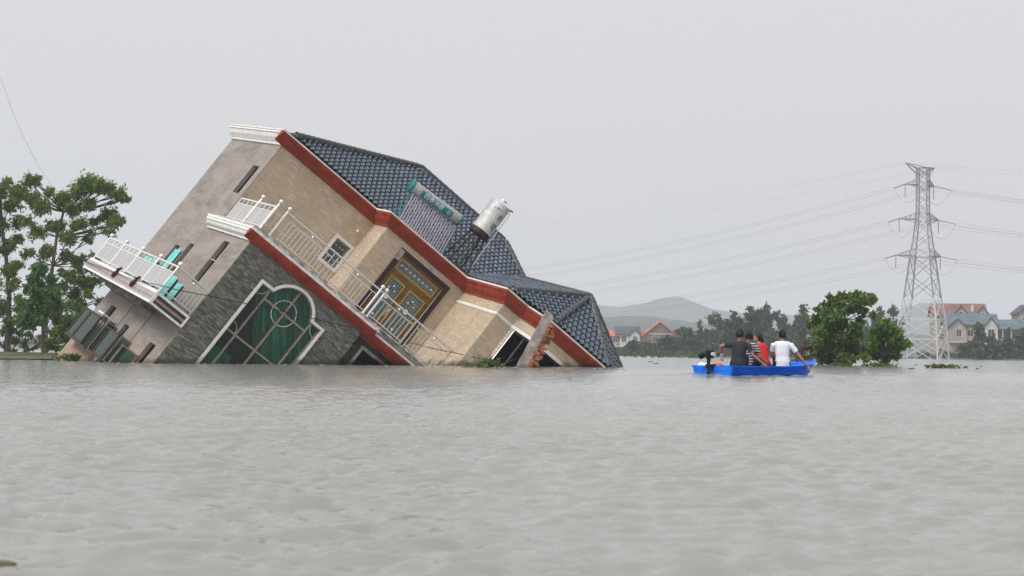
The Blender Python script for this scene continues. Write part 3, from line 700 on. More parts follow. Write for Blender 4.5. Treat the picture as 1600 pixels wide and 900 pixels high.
def panel_run(parent, fixed, a0, a1, n, zb, zt, zs, gap):
    """railing run along the depth axis: sheet panels between posts, a row of scrolls under the handrail"""
    x = fixed
    stick('handrail', (x, a0, zt), (x, a1, zt), .034, 'steel_white', parent); stick('rail', (x, a0, zs), (x, a1, zs), .022, 'steel_white', parent); stick('rail', (x, a0, zb), (x, a1, zb), .026, 'steel_white', parent)
    st = (a1 - a0) / n
    for k in range(n + 1):
        bxo('upright', x - .022, x + .022, a0 + k * st - .028, a0 + k * st + .028, zb - gap, zt - .03, 'steel_white', parent)
    for k in range(n):
        bxo('sheet_panel', x - .008, x + .008, a0 + k * st + .032, a0 + (k + 1) * st - .032, zb + .03, zs - .025, 'mesh_panel', parent)
        scroll(parent, (x, a0 + (k + .5) * st, (zs + zt) / 2 + .005), (0, 1, 0), (zt - zs) * .36)
panel_run(rail, -.10, -.12, 4.66, 4, .53, 1.36, 1.15, .07)
o = link('post', PM, None, rail); o.location = (-.13, 2.0, .45)

# --- side balcony with banded fascia and its own railing
balc = bpy.data.objects.new('balcony', None); COL.objects.link(balc); balc.parent = house
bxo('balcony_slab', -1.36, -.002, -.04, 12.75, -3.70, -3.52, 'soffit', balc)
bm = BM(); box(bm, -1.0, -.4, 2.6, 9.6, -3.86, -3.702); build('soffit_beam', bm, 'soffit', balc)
bm = BM(); box(bm, -1.41, -1.362, -.08, 13.1, -3.73, -3.655); box(bm, -1.41, -1.362, -.08, 13.1, -3.345, -3.30); box(bm, -1.41, -1.362, -.08, -.03, -3.655, -3.345); box(bm, -1.41, -1.362, 13.05, 13.1, -3.655, -3.345)
build('fascia_frame', bm, 'white_trim', balc)
for z0, z1, m in ((-3.654, -3.555, 'grey_tile'), (-3.553, -3.49, 'rose_tile'), (-3.488, -3.346, 'grey_tile')):
    bxo('fascia_band', -1.395, -1.362, -.03, 13.05, z0, z1, m, balc)
bm = BM()
box(bm, -1.36, -.01, -.09, -.042, -3.73, -3.655); box(bm, -1.36, -.01, -.09, -.042, -3.345, -3.26); box(bm, -1.36, -1.30, -.09, -.042, -3.655, -3.345); box(bm, -.09, -.01, -.09, -.042, -3.655, -3.345)
build('fascia_frame', bm, 'flashing', balc)
for z0, z1, m in ((-3.654, -3.555, 'dark_green'), (-3.553, -3.465, 'rose_tile'), (-3.463, -3.346, 'dark_green')):
    bxo('fascia_band', -1.30, -.09, -.075, -.042, z0, z1, m, balc)
bxo('kerb', -1.40, -1.2, -.06, 13.0, -3.298, -3.23, 'white_trim', balc)
bm = BM(); 
for k in range(40): box(bm, -1.395 + random.uniform(0, .01), -1.39, .2 + k * .31, .2 + k * .31 + random.uniform(.08, .2), -3.225, -3.19)
build('drain_slot', bm, 'dark_metal', balc)
panel_run(balc, -1.36, -.04, 12.7, 8, -3.12, -2.22, -2.46, .12)
PM2 = post_mesh(1.10, .036, .085)
for y in (-.06, 3.13, 6.30, 9.47, 12.66): o = link('post', PM2, None, balc); o.location = (-1.36, y, -3.25)
stick('handrail', (-1.36, -.05, -2.20), (-.0, -.05, -2.24), .032, 'steel', balc); stick('rail', (-1.33, -.05, -2.44), (-.08, -.05, -2.46), .018, 'steel', balc); stick('rail', (-1.33, -.05, -3.12), (-.08, -.05, -3.12), .02, 'steel', balc)
bxo('upright', -.10, -.065, -.065, -.035, -3.25, -2.24, 'steel', balc)
for k in range(1, 9): o = stick('baluster', (-1.33 + k * .139, -.05, -3.12), (-1.33 + k * .139, -.05, -2.45), .010, 'steel', balc)
bm = BM(); ball(bm, (-.6, -.05, -2.34), .06); build('rail_ball', bm, 'steel', balc, smooth=True)
for y in (7.0, 3.5):
    bm = BM(); tube(bm, [(-1.43, y + .3, -3.52), (-1.47, y + .05, -3.43), (-1.46, y - .1, -3.30), (-1.45, y + .12, -3.22), (-1.44, y - .15, -3.12)], [.05, .09, .07, .06, .05], 8); build('cable_bracket', bm, 'maroon', balc, smooth=True)

# turquoise sheeting hung on the wall behind the balcony railing
def sheet(y0, y1, zt, zb, x):
    V, F = [], []; N, K = 30, 14
    for j in range(K + 1):
        for i in range(N + 1):
            s, t = i / N, j / K
            V.append((x + .015 * math.sin(s * 17 + t), y0 + (y1 - y0) * s, zt + (zb - zt) * t + .025 * math.sin(s * 6.3) * (1 - t)))
    for j in range(K):
        for i in range(N): q = j * (N + 1) + i; F.append((q, q + 1, q + N + 2, q + N + 1))
    return V, F
for a, lab in (((9.0, 11.4, -1.95, -3.2, -.10), 'turquoise plastic sheet behind the middle of the balcony railing, the widest'), ((7.25, 8.1, -1.25, -3.2, -.07), 'tall narrow turquoise sheet between two slit windows of the side wall'),
               ((4.6, 6.0, -2.25, -3.22, -.12), 'turquoise sheet behind the front post of the balcony railing'), ((3.4, 4.2, -2.4, -3.2, -.09), 'narrow turquoise strip behind the balcony balusters')):
    V, F = sheet(*a); ts = pydata('plastic_sheet', V, F, 'turquoise', None, smooth=True); ts.matrix_world = house.matrix_world.copy()
    sm = ts.modifiers.new('thickness', 'SOLIDIFY'); sm.thickness = .012
    tag(ts, lab, 'sheeting', 'turquoise sheets on the side balcony')

# --- lower projecting windows and the opened sash, half under water
def sash_frame(parent, y0, y1, z0, z1, x, bar=.055, th=.05, m='rusty_black', glass='glass_green'):
    bm = BM(); slab(bm, (x, 0, 0), (0, 1, 0), (0, 0, 1), (-1, 0, 0), th, rect(y0, y1, z0, z1), [rect(y0 + bar * 2.2, y1 - bar * 2.2, z0 + bar, z1 - bar)])
    s = build('sash', bm, m, parent)
    bm = BM(); slab(bm, (x - th * .5, 0, 0), (0, 1, 0), (0, 0, 1), (-1, 0, 0), .006, rect(y0 + bar * 2.2, y1 - bar * 2.2, z0 + bar, z1 - bar)); build('pane', bm, glass, s)
    return s
for (cuts, zt, zb, opened) in (([12.0, 10.66, 8.55, 7.5], -4.87, -6.12, 2), ([7.12, 6.1, 4.2], -5.03, -6.12, 0)):
    w = bpy.data.objects.new('window', None); COL.objects.link(w); w.parent = house; w['label'] = 'projecting green glazed sashes low on the side wall'
    y1, y0 = cuts[0], cuts[-1]
    bm = BM(); box(bm, -.55, -.002, y0 - .02, y1 + .02, zb - .05, zb - .003); build('window_sill', bm, 'dark_metal', w)
    for i, (a, b) in enumerate(zip(cuts, cuts[1:])):
        if i == opened:                                     # this leaf is gone: only its frame bars stand
            bm = BM()
            for q in (b + .05, (a + b) / 2): tube(bm, [(-.5, q, zb), (-.5, q, zt)], .022, 4)
            tube(bm, [(-.5, b, zt - .03), (-.5, a, zt - .03)], .03, 4); build('frame_bar', bm, 'dark_metal', w)
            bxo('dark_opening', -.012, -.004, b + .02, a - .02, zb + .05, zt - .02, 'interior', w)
        else: sash_frame(w, b + .004, a - .004, zb, zt, -.5, .075, .05, 'rusty_black')
    bm = BM(); slab(bm, (-.45, y0, 0), (1, 0, 0), (0, 0, 1), (0, 1, 0), .03, rect(0, .44, zb, zt), [rect(.04, .40, zb + .04, zt - .04)]); build('side_frame', bm, 'bronze', w)
    bm = BM(); slab(bm, (-.41, y0 + .012, 0), (1, 0, 0), (0, 0, 1), (0, 1, 0), .006, rect(0, .36, zb + .04, zt - .04)); build('pane', bm, 'glass_green', w)
bxo('ledge', -.62, -.05, 8.2, 9.3, -4.79, -4.72, 'white_trim', house)
w = bpy.data.objects.new('window', None); COL.objects.link(w); w.parent = house; w['label'] = 'opened casement sash dipping into the water'
bm = BM(); slab(bm, (0, 2.3, 0), (1, 0, 0), (0, 0, 1), (0, -1, 0), .045, rect(-.68, .0, -6.6, -5.27), [rect(-.62, -.06, -6.5, -5.33)]); build('sash', bm, 'bronze', w)
bm = BM(); slab(bm, (0, 2.28, 0), (1, 0, 0), (0, 0, 1), (0, -1, 0), .006, rect(-.62, -.06, -6.5, -5.33)); build('pane', bm, 'glass_green', w)
bxo('pipe_batten', -.03, -.002, 7.9, 7.98, -8, -3.75, 'plaster', house); bxo('pipe_batten', -.03, -.002, 4.6, 4.68, -8, -3.75, 'plaster', house)
# ------------------------------------------------------------------ things standing on the roof (same tilt as the house)
def tilted(name, label, cat, p):
    o = thing(name, label, cat); o.matrix_world = Matrix.Translation(hw(p)) @ HR.to_4x4(); return o
sh = tilted('solar_water_heater', 'solar water heater with teal lettered tank and glass tubes on the tiled roof', 'solar heater', (4.8, 4.6, 4.33))
bpy.context.view_layer.update()
LX, LZ, TY, TR = -.24, 1.43, .36, .225        # tank axis start in the heater's own frame
TDX, TDZ = 2.34, .19
tl = math.hypot(TDX, TDZ); tdir = Vector((TDX, 0, TDZ)) / tl; tup = Vector((-TDZ, 0, TDX)) / tl
T0 = Vector((LX, TY, LZ))
bm = BM(); tube(bm, [T0 + tdir * q for q in (.09, .12, tl - .12, tl - .09)], [TR * .98, TR, TR, TR * .98], 28); tank = build('tank', bm, 'tank_grey', sh, smooth=True)
for a, b in ((0, .1), (tl - .1, tl)):
    bm = BM(); tube(bm, [T0 + tdir * q for q in (a, a + .02, b - .02, b)], [TR * .96, TR * 1.06, TR * 1.06, TR * .96], 28); build('end_cap', bm, 'teal', sh, smooth=True)
def on_tank(x, y, z, r_=TR):
    a = R(12) - y / r_                         # label faces front and slightly down
    d = Vector((0, -math.cos(a), 0)) + tup * (-math.sin(a))
    return T0 + tdir * (tl * .5 + x) + d * (r_ + z)
bm = BM(); gv = []
for i in range(11):
    gv.append([bm.verts.new(on_tank(-.72 + 1.44 * j / 12, -.135 + .27 * i / 10, .006)) for j in range(13)])
for a, b in zip(gv, gv[1:]):
    for j in range(12): bm.faces.new((a[j], a[j + 1], b[j + 1], b[j]))
build('label_plate', bm, 'teal', tank, smooth=True)
text_mesh('lettering', '四季沐歌', .225, 'white_paint', tank, lambda x, y, z: on_tank(x - .13, y, .010))
bm = BM()
for k in range(8):
    a0 = k * math.pi / 4
    q = [bm.verts.new(on_tank(.56 + c_ * math.cos(t), c_ * math.sin(t), .010)) for c_, t in ((.025, a0), (.075, a0 + .25), (.085, a0 + .45), (.03, a0 + .5))]; bm.faces.new(q)
build('emblem', bm, 'white_paint', tank)
for k in range(20):
    x = .03 + 2.06 * k / 19
    bm = BM(); tube(bm, [(x, .30, 1.30 + .06 * k / 19), (x, .05, .88), (x - .02, -.42, .06)], .033, 8); build('glass_tube', bm, 'tube_glass', sh, smooth=True)
bm = BM(); tube(bm, [(-.05, -.43, .05), (2.15, -.43, .05)], .03, 6); tube(bm, [(-.05, .02, .86), (2.15, .02, .86)], .012, 6); tube(bm, [(-.05, .2, .62), (2.15, .2, .62)], .012, 6)
build('tube_rail', bm, 'tank_grey', sh)
for x in (-.06, 2.16):
    bm = BM(); tube(bm, [(x, -.43, .03), (x, .34, 1.25)], .016, 6); tube(bm, [(x, .5, .03), (x, .40, 1.3)], .016, 6); tube(bm, [(x, .48, .3), (x, -.2, .4)], .015, 6); tube(bm, [(x, .45, .7), (x, -.35, .15)], .015, 6)
    build('frame', bm, 'teal', sh)

wt = tilted('water_tank', 'ribbed steel rooftop water tank on a rusty black stand with a side pipe', 'water tank', (7.47, 4.0, 4.33))
bm = BM(); pts, rad = [], []
Hh = 1.2
for k in range(17):
    z = 1.66 + Hh * k / 16.0
    pts += [(0, 0, z), (0, 0, z + Hh * .035)]; rad += [.378, .415]
pts += [(0, 0, 1.66 + Hh + .05), (0, 0, 1.66 + Hh + .17), (0, 0, 1.66 + Hh + .2)]; rad += [.40, .16, .10]
tube(bm, pts, rad, 32); wtank = build('tank', bm, 'tank_steel', wt, smooth=True)
bm = BM(); tube(bm, [(0, 0, 1.66 + Hh + .2), (0, 0, 1.66 + Hh + .24)], .13, 16); build('lid', bm, 'steel', wtank, smooth=True)
bm = BM(); tube(bm, [(0, 0, 1.50), (0, 0, 1.655)], .42, 24); build('platform', bm, 'rusty_black', wt)
for sx in (-1, 1):
    for sy in (-1, 1):
        bm = BM(); tube(bm, [(.46 * sx, .42 * sy, 0), (.25 * sx, .25 * sy, 1.5)], .036, 6); build('leg', bm, 'rusty_black', wt)
bm = BM(); tube(bm, [(0, -.42, 0), (0, -.27, 1.5)], .028, 6); tube(bm, [(-.2, -.42, 0), (-.1, -.27, 1.5)], .016, 6); build('leg', bm, 'rusty_black', wt)
bm = BM()
for z, s in ((.05, 1), (.55, .83), (1.05, .67)):
    for a, b in (((-1, -1), (1, -1)), ((1, -1), (1, 1)), ((1, 1), (-1, 1)), ((-1, 1), (-1, -1))):
        tube(bm, [(.46 * s * a[0], .42 * s * a[1], z), (.46 * s * b[0], .42 * s * b[1], z)], .016, 5)
for a, b in (((-1, -1), (1, -1)), ((1, 1), (-1, 1))):
    tube(bm, [(.46 * .98 * a[0], .42 * .98 * a[1], .08), (.46 * .83 * b[0], .42 * .83 * b[1], .55)], .012, 5)
build('brace', bm, 'rusty_black', wt)
bm = BM(); tube(bm, [(.50, -.25, .02), (.45, -.22, 1.5), (.44, -.20, 2.78), (.40, -.16, 2.86)], .02, 8); build('pipe', bm, 'white_paint', wt, smooth=True)
bm = BM(); tube(bm, [(.1, 0, 3.0), (.42, 0, 2.97)], .018, 6); tube(bm, [(.42, 0, 2.97), (.52, -.05, 2.99)], .03, 6); build('inlet_pipe', bm, 'dark_metal', wt)
def on_cyl(x, y, a0, z0): a = a0 + x / .415; return Vector((.415 * math.sin(a), -.415 * math.cos(a), z0 + y))
text_mesh('lettering', '水', .27, 'brown_paint', wtank, lambda x, y, z: on_cyl(x, y, .42, 2.42))
text_mesh('lettering', '塔', .27, 'brown_paint', wtank, lambda x, y, z: on_cyl(x, y, .42, 1.98))
text_mesh('lettering', 'J-901', .12, 'black_paint', wtank, lambda x, y, z: on_cyl(x, y, -.35, 2.66))

# ------------------------------------------------------------------ broken pillar leaning in front of the bay
pil = thing('broken_pillar', 'broken leaning concrete pillar with torn red brick edge rising from the water', 'pillar', (.36, 66, 0))
pa = Vector((.93, 0, 1.78)).normalized(); pu = Vector((pa.z, 0, -pa.x))
def pp(a, b, c): return pu * a + Vector((0, 1, 0)) * b + pa * c
bm = BM(); k = 12; rings = []
for i in range(k + 1):
    c = -1.0 + 3.0 * i / k; e = .012
    top = .10 if i == k else 0
    rings.append([bm.verts.new(pp(a + random.uniform(-e, e), b + random.uniform(-e, e), c + (random.uniform(-.05, .05) if i == k else 0) - top * (a > 0))) for a, b in ((-.20, -.15), (.12, -.15), (.12, .2), (-.20, .2))])
for a, b in zip(rings, rings[1:]):
    for j in range(4): bm.faces.new((a[j], a[(j + 1) % 4], b[(j + 1) % 4], b[j]))
bm.faces.new(rings[-1]); bm.faces.new(rings[0][::-1])
build('concrete_face', bm, 'concrete', pil)
bm = BM(); box(bm, -.5, .5, -.5, .5, -.5, .5); bmesh.ops.bevel(bm, geom=bm.edges[:], offset=.07, segments=1, affect='EDGES'); BRK = bpy.data.meshes.new('brick'); bm.to_mesh(BRK); bm.free(); BRK.materials.append(M['broken_brick'])
c = -.6
while c < 1.70:
    wid = .12 + .30 * max(0, 1 - (c + .6) / 2.3)
    for b in (-.08, .09):
        a = .11
        while a < .11 + wid * random.uniform(.35, 1.05):
            l_ = random.uniform(.10, .22)
            o = link('brick', BRK, None, pil); o.location = pp(a + l_ * .45, b + random.uniform(-.06, .03), c + random.uniform(-.02, .02)); o.scale = (l_, .17, random.uniform(.08, .115))
            o.rotation_euler = (random.uniform(-.35, .35), math.atan2(pa.x, pa.z) + random.uniform(-.5, .5), random.uniform(-.6, .6)); a += l_ * .95
    c += .105
bm = BM()
for i in range(16):
    g = bmesh.ops.create_icosphere(bm, subdivisions=1, radius=random.uniform(.03, .07)); q = pp(random.uniform(.1, .3), random.uniform(-.14, .1), random.uniform(-.2, 1.75))
    for v in g['verts']: v.co = Vector((v.co.x, v.co.y * .6, v.co.z)) * random.uniform(.8, 1.2) + q
build('mortar_lump', bm, 'ridge_mortar', pil)

# ------------------------------------------------------------------ loose cables
def cable(pts, r_, label, m='cable'):
    bm = BM(); P = [Vector(p) for p in pts]; S = []
    for i in range(len(P) - 1):
        p0, p1, p2, p3 = P[max(i - 1, 0)], P[i], P[i + 1], P[min(i + 2, len(P) - 1)]
        for k in range(6):
            t = k / 6; S.append(.5 * ((2 * p1) + (p2 - p0) * t + (2 * p0 - 5 * p1 + 4 * p2 - p3) * t * t + (3 * p1 - p0 - 3 * p2 + p3) * t ** 3))
    S.append(P[-1]); base = S[0].copy(); tube(bm, [s - base for s in S], r_, 6)
    o = build('cable', bm, m, None, smooth=True); o.location = base; return tag(o, label, 'cable')
cable([hw(p) for p in [(-1.45, 12.9, -3.5), (-1.47, 7.0, -3.36), (-1.47, 3.5, -3.28), (-1.46, -.1, -3.06), (-1.0, -.35, -2.85), (.03, -.45, -2.32), (2.0, -.45, -1.335), (3.86, -.45, -.462), (5.27, -.45, .30)]], .014, 'thin black cable sagging from the balcony across the arched window')
cable([hw(p) for p in [(6.5, -.2, .72), (7.4, -.2, 1.12), (8.02, -.2, 1.43), (8.69, -.5, 1.77), (9.3, -.8, 2.0)]], .013, 'thin black cable trailing from the terrace railing end to the weeds')
cable([at(-40, 60, 95), at(0, 122, 95), at(22, 180, 95), at(50, 240, 95), at(82, 292, 95)], .008, 'thin wire hanging down from the sky behind the left trees', 'wire')

# ------------------------------------------------------------------ the boat and its people
BH = R(40)
B0 = at(1195, 554, 48.5); B0.z = 0
boat = thing('motor_boat', 'bright blue plastic motorboat with ribbed sides carrying four people', 'boat', tuple(B0), BH)
HL = 1.725
def station(t):      # t -1 stern .. 1 bow : x, half width at gunwale, gunwale height, keel height
    x = t * HL
    w = .60 * (1 if t < .1 else max(0.03, 1 - ((t - .1) / .9) ** 2.3))
    return x, w, .235 + .03 * max(0, t) + .12 * max(0, t) ** 2.2, -.16 + .05 * max(0, t) + .30 * max(0, t - .4) ** 2 / .36
prof = [(0, 0), (.55, .03), (.70, .12), (.80, .30), (.755, .35), (.87, .51), (.82, .56), (.935, .72), (.885, .77), (.985, .91), (1.07, .92), (1.09, 1.0), (.90, 1.0), (.84, .5), (.72, .3), (0, .27)]
bm = BM(); rings = []
T_ = [-1, -.97, -.8, -.6, -.4, -.2, 0, .15, .3, .45, .6, .72, .82, .9, .96, 1]
for t in T_:
    x, w, g, kz = station(t); r_ = []
    full = [(a, b) for a, b in prof] + [(-a, b) for a, b in prof[-2:0:-1]]
    for a, b in full:
        rake = .22 * max(0, t) ** 3 * (b - .5) - (.06 * (b) if t < -.9 else 0)
        r_.append(bm.verts.new((x + rake, a * w, kz + (g - kz) * b)))
    rings.append(r_)
n_ = len(rings[0])
for a, b in zip(rings, rings[1:]):
    for i in range(n_): bm.faces.new((a[i], a[(i + 1) % n_], b[(i + 1) % n_], b[i]))
bm.faces.new(rings[-1])
half = len(prof)
build_stern = rings[0]; bm.faces.new(build_stern[::-1])
hull = build('hull', bm, 'boat_blue', boat, smooth=True)
x, w, g, kz = station(-1)
bm = BM(); pts = [(-w * 1.05, g), (w * 1.05, g), (w * .93, kz + .3 * (g - kz)), (w * .7, kz + .08), (-w * .7, kz + .08), (-w * .93, kz + .3 * (g - kz))]
slab(bm, (-HL - .05, 0, 0), (0, 1, 0), (0, 0, 1), (1, 0, 0), .07, [(a, b) for a, b in pts]); build('transom', bm, 'boat_blue', boat)
for t in (-.62, -.12, .36):
    x, w, g, kz = station(t); bxo('seat', x - .14, x + .14, -w * .86, w * .86, .17, .205, 'boat_inner', boat, bev=.01)
bm = BM()
for k in range(11):
    a0, a1 = -.30 + .60 * k / 11, -.30 + .6 * (k + 1) / 11
# outboard motor on the transom
om = bpy.data.objects.new('outboard_motor', None); COL.objects.link(om); om.parent = boat; om.location = (-HL - .12, .02, 0)
bm = BM(); box(bm, -.10, .12, -.11, .11, .40, .56); bmesh.ops.bevel(bm, geom=bm.edges[:], offset=.04, segments=2, affect='EDGES'); build('engine_cover', bm, 'rubber', om, smooth=True)
bm = BM(); tube(bm, [(-.02, -.02, .56), (-.02, -.02, .60), (-.02, -.02, .62)], [.09, .085, .03], 14); build('recoil_starter', bm, 'dark_metal', om, smooth=True)
bm = BM(); ball(bm, (-.06, .20, .47), .085, s=(1, .8, 1.1)); build('fuel_tank', bm, 'rubber', om, smooth=True)
bm = BM(); tube(bm, [(-.03, -.12, .50), (-.03, -.20, .49)], .05, 10); build('exhaust', bm, 'steel', om, smooth=True)
bm = BM(); tube(bm, [(-.02, 0, .40), (-.03, 0, .2), (-.05, 0, -.35)], [.05, .035, .03], 8); build('shaft', bm, 'rubber', om)
bm = BM(); box(bm, -.04, .14, -.09, .09, .16, .27); build('clamp', bm, 'rubber', om)
bm = BM(); tube(bm, [(.10, 0, .47), (.35, .12, .5), (.62, .2, .5)], [.02, .018, .025], 8); build('tiller', bm, 'rubber', om, smooth=True)
# rolled life vest lying in the stern
lv = thing('life_vest', 'orange and white life vest bundle lying in the boat stern', 'life vest', tuple(B0 + Matrix.Rotation(BH, 3, 'Z') @ Vector((-1.28, .33, .20))), BH)
bm = BM(); ball(bm, (0, 0, .02), .16, 16, 10, (1.15, .9, .5)); build('orange_float', bm, 'cloth_orange', lv, smooth=True)
bm = BM(); ball(bm, (-.22, .10, .02), .13, 16, 10, (1.2, 1.0, .6)); ball(bm, (-.30, .2, .04), .10, 12, 8, (1, 1, .7)); build('white_float', bm, 'white_paint', lv, smooth=True)

def lathe_chain(bm, pts, radii, n=12, flat=None):
    """closed tapered limb or trunk; radii may be pairs (across, along y)"""
    rings = []
    P = [Vector(p) for p in pts]
    for i, p in enumerate(P):
        d = (P[min(i + 1, len(P) - 1)] - P[max(i - 1, 0)]).normalized()
        a = Vector((1, 0, 0)) if abs(d.x) < .8 else Vector((0, 1, 0))
        w = d.cross(a).normalized(); u = w.cross(d).normalized()
        rx, ry = radii[i] if hasattr(radii[i], '__len__') else (radii[i], radii[i])
        rings.append([bm.verts.new(p + u * rx * math.cos(2 * math.pi * k / n) + w * ry * math.sin(2 * math.pi * k / n)) for k in range(n)])
    for a, b in zip(rings, rings[1:]):
        for k in range(n): bm.faces.new((a[k], a[(k + 1) % n], b[(k + 1) % n], b[k]))
    bm.faces.new(rings[0][::-1]); bm.faces.new(rings[-1])
def fused(name, bm, m, parent, voxel, smooth_it=3):
    o = build(name, bm, m, parent, smooth=True)
    r_ = o.modifiers.new('fuse', 'REMESH'); r_.mode = 'VOXEL'; r_.voxel_size = voxel; r_.use_smooth_shade = True
    s_ = o.modifiers.new('soften', 'SMOOTH'); s_.iterations = smooth_it; s_.factor = .5
    return o
def V3(*p): return Vector(p)
def head_bm(bm, c, yaw, pitch=0., scale=1.):
    scale *= 1.06
    """head with brow, nose, mouth, chin and ears; forward is +y before the yaw"""
    g = bmesh.ops.create_icosphere(bm, subdivisions=4, radius=1)
    rot = Matrix.Rotation(yaw, 3, 'Z') @ Matrix.Rotation(pitch, 3, 'X')
    for v in g['verts']:
        x, y, z = v.co
        w = .076 * (1 - .18 * max(0, -z) ** 1.5); dep = .098; hh = .122
        q = V3(x * w, y * dep, z * hh)
        if z < -.2: q.y += .018 * min(1, (-z - .2) * 1.6); q.x *= 1 - .22 * (-z - .2)
        if y > .3:
            q.y -= .010 * math.exp(-((z + .02) / .16) ** 2) * math.exp(-((abs(x) - .42) / .2) ** 2)      # eye sockets
            q.y += .022 * math.exp(-((z + .28) / .16) ** 2) * math.exp(-(x / .14) ** 2)                      # nose
            q.y += .007 * math.exp(-((z + .58) / .08) ** 2) * math.exp(-(x / .28) ** 2)                      # lips
            q.y += .008 * math.exp(-((z + .86) / .14) ** 2)                                                   # chin
        v.co = rot @ (q * scale) + c
    for sx in (-1, 1):
        e = ball(bm, (0, 0, 0), 1, 10, 8)
        for v in e: v.co = rot @ (V3(sx * .074 + v.co.x * .012, -.006 + v.co.y * .02, -.01 + v.co.z * .034) * scale) + c
    return rot
def hand(bm, wrist, direction, palm_n, s=1., curl=.5):
    """palm, four fingers of their own lengths bent at the knuckles, and a thumb from the side of the palm"""
    d = Vector(direction).normalized(); n = Vector(palm_n); n = (n - d * n.dot(d)).normalized(); b = d.cross(n)
    pe = wrist + d * .085 * s
    lathe_chain(bm, [wrist - d * .02, wrist + d * .03 * s, pe], [.022 * s, (.036 * s, .018 * s), (.040 * s, .016 * s)], 10)
    for i, (off, L) in enumerate(((-.03, .072), (-.010, .082), (.010, .076), (.028, .060))):
        r0 = pe - d * .01 + b * off * s; c1 = d * math.cos(curl * .6) + n * math.sin(curl * .6); c2 = d * math.cos(curl * 1.6) + n * math.sin(curl * 1.6)
        k1 = r0 + c1 * L * .5 * s; lathe_chain(bm, [r0, k1, k1 + c2 * L * .5 * s], [.0098 * s, .009 * s, .0072 * s], 7)
    t0 = wrist + d * .03 * s - b * .03 * s; t1 = t0 + (d * .6 - b * .7 + n * .3).normalized() * .04 * s
    lathe_chain(bm, [t0, t1, t1 + (d * .9 + n * .4).normalized() * .03 * s], [.013 * s, .011 * s, .008 * s], 7)
def person(label, bx, by, hz, heading, lean, head_yaw, arms, shirt, trousers, hair='short', sleeve=.55, female=False, knees=.42, glove=None, head_pitch=0.):
    p = thing('person', label, 'person', tuple(B0 + Matrix.Rotation(BH, 3, 'Z') @ V3(bx, by, hz)), R(heading - 90))
    k = .93 if female else 1.
    ch = V3(lean[0], lean[1], .42) * k; nk = V3(lean[0] * 1.15, lean[1] * 1.2 + .01, .545) * k; hd = V3(lean[0] * 1.3, lean[1] * 1.35 + .035, .672) * k
    sw = .185 * k if female else .205
    pel = V3(0, 0, .02)
    bm = BM()
    lathe_chain(bm, [pel - V3(0, 0, .06), pel, pel.lerp(ch, .5), ch, ch + V3(0, 0, .07), nk + V3(0, 0, -.03)], [(.12, .09), (.15, .105), (.13, .095), (.155, .10), (.12, .075), (.055, .055)])
    lathe_chain(bm, [nk - V3(0, 0, .06), nk + V3(0, .005, .02), hd - V3(0, .0, .05)], [.062, .054, .052], 12)
    rot = head_bm(bm, hd, head_yaw, head_pitch, k)
    sl = BM()
    lathe_chain(sl, [pel - V3(0, 0, .13), pel + V3(0, -.005, .03), pel.lerp(ch, .35), pel.lerp(ch, .7), ch, ch + V3(0, -.005, .065), nk + V3(0, -.01, -.035), nk + V3(0, -.005, -.012)],
                [(.180, .138), (.178, .132), (.162, .12), (.172, .122), (.180, .118), (.150, .095), (.085, .07), (.066, .062)], 20)
    gl = None
    for s, (el, wr, palm) in zip((-1, 1), arms):
        shd = ch + V3(s * sw, -.01, .022); el, wr = V3(*el), V3(*wr)
        lathe_chain(bm, [shd, shd.lerp(el, .35), shd.lerp(el, .8), el, el.lerp(wr, .3), el.lerp(wr, .75), wr], [.052 * k, .050 * k, .042 * k, .040 * k, .042 * k, .032 * k, .026 * k])
        tgt = bm
        if glove == s: gl = BM(); tgt = gl; lathe_chain(gl, [el.lerp(wr, .7), wr], [.040, .034], 10)
        hand(tgt, wr, wr - el if abs((wr - el).length) > .05 else V3(0, 1, 0), palm, 1.15 * k, .7)
        e2 = shd.lerp(el, sleeve / .55 * .62)
        lathe_chain(sl, [ch + V3(s * sw * .3, -.01, .06), ch + V3(s * sw * .7, -.01, .045), shd + V3(s * .004, 0, .0), shd.lerp(el, .3), e2], [.06, .066 * k, .068 * k, .064 * k, .062 * k], 14)
    tr_ = BM()
    for s in (-1, 1):
        hip, kn, ft = V3(s * .09, .02, .0), V3(s * .13, knees, .16), V3(s * .12, knees + .10, -.25)
        lathe_chain(bm, [hip, kn, ft], [.075, .05, .04]); lathe_chain(bm, [ft + V3(0, -.05, -.02), ft + V3(0, .06, -.035), ft + V3(0, .15, -.045)], [.04, .045, .03])
        lathe_chain(tr_, [hip - V3(0, .08, .02), hip, hip.lerp(kn, .6), kn, kn.lerp(ft, .5), ft.lerp(kn, .1)], [.10, .105, .085, .075, .065, .055], 14)
    lathe_chain(tr_, [V3(0, -.03, -.08), V3(0, 0, .03)], [(.155, .11), (.155, .112)], 16)
    body = fused('body', bm, 'skin', p, .009)
    fused('shirt', sl, shirt, p, .011, 4)
    fused('trousers', tr_, trousers, p, .013, 4)
    if gl is not None: fused('glove', gl, 'glove', p, .008, 2)
    # hair: a shell over the skull with an uneven edge
    bm = BM(); g = bmesh.ops.create_icosphere(bm, subdivisions=4, radius=1)
    kill = []
    for v in g['verts']:
        x, y, z = v.co
        lim = (-.05 + .62 * max(0, y + .15)) if y > -.15 else (-.42 if hair == 'short' else -.5)
        if y > .55 and z < .55: lim = 1
        if z < lim: kill.append(v); continue
        j = mnoise.noise(Vector((x * 9 + bx * 7, y * 9, z * 9))) * .02 + mnoise.noise(Vector((x * 3.3, y * 3.3 + bx, z * 3.3))) * .012
        v.co = rot @ V3(x * (.094 + j), y * (.114 + j) - .004, z * (.140 + j) + .004) * k + hd
    bmesh.ops.delete(bm, geom=kill, context='VERTS')
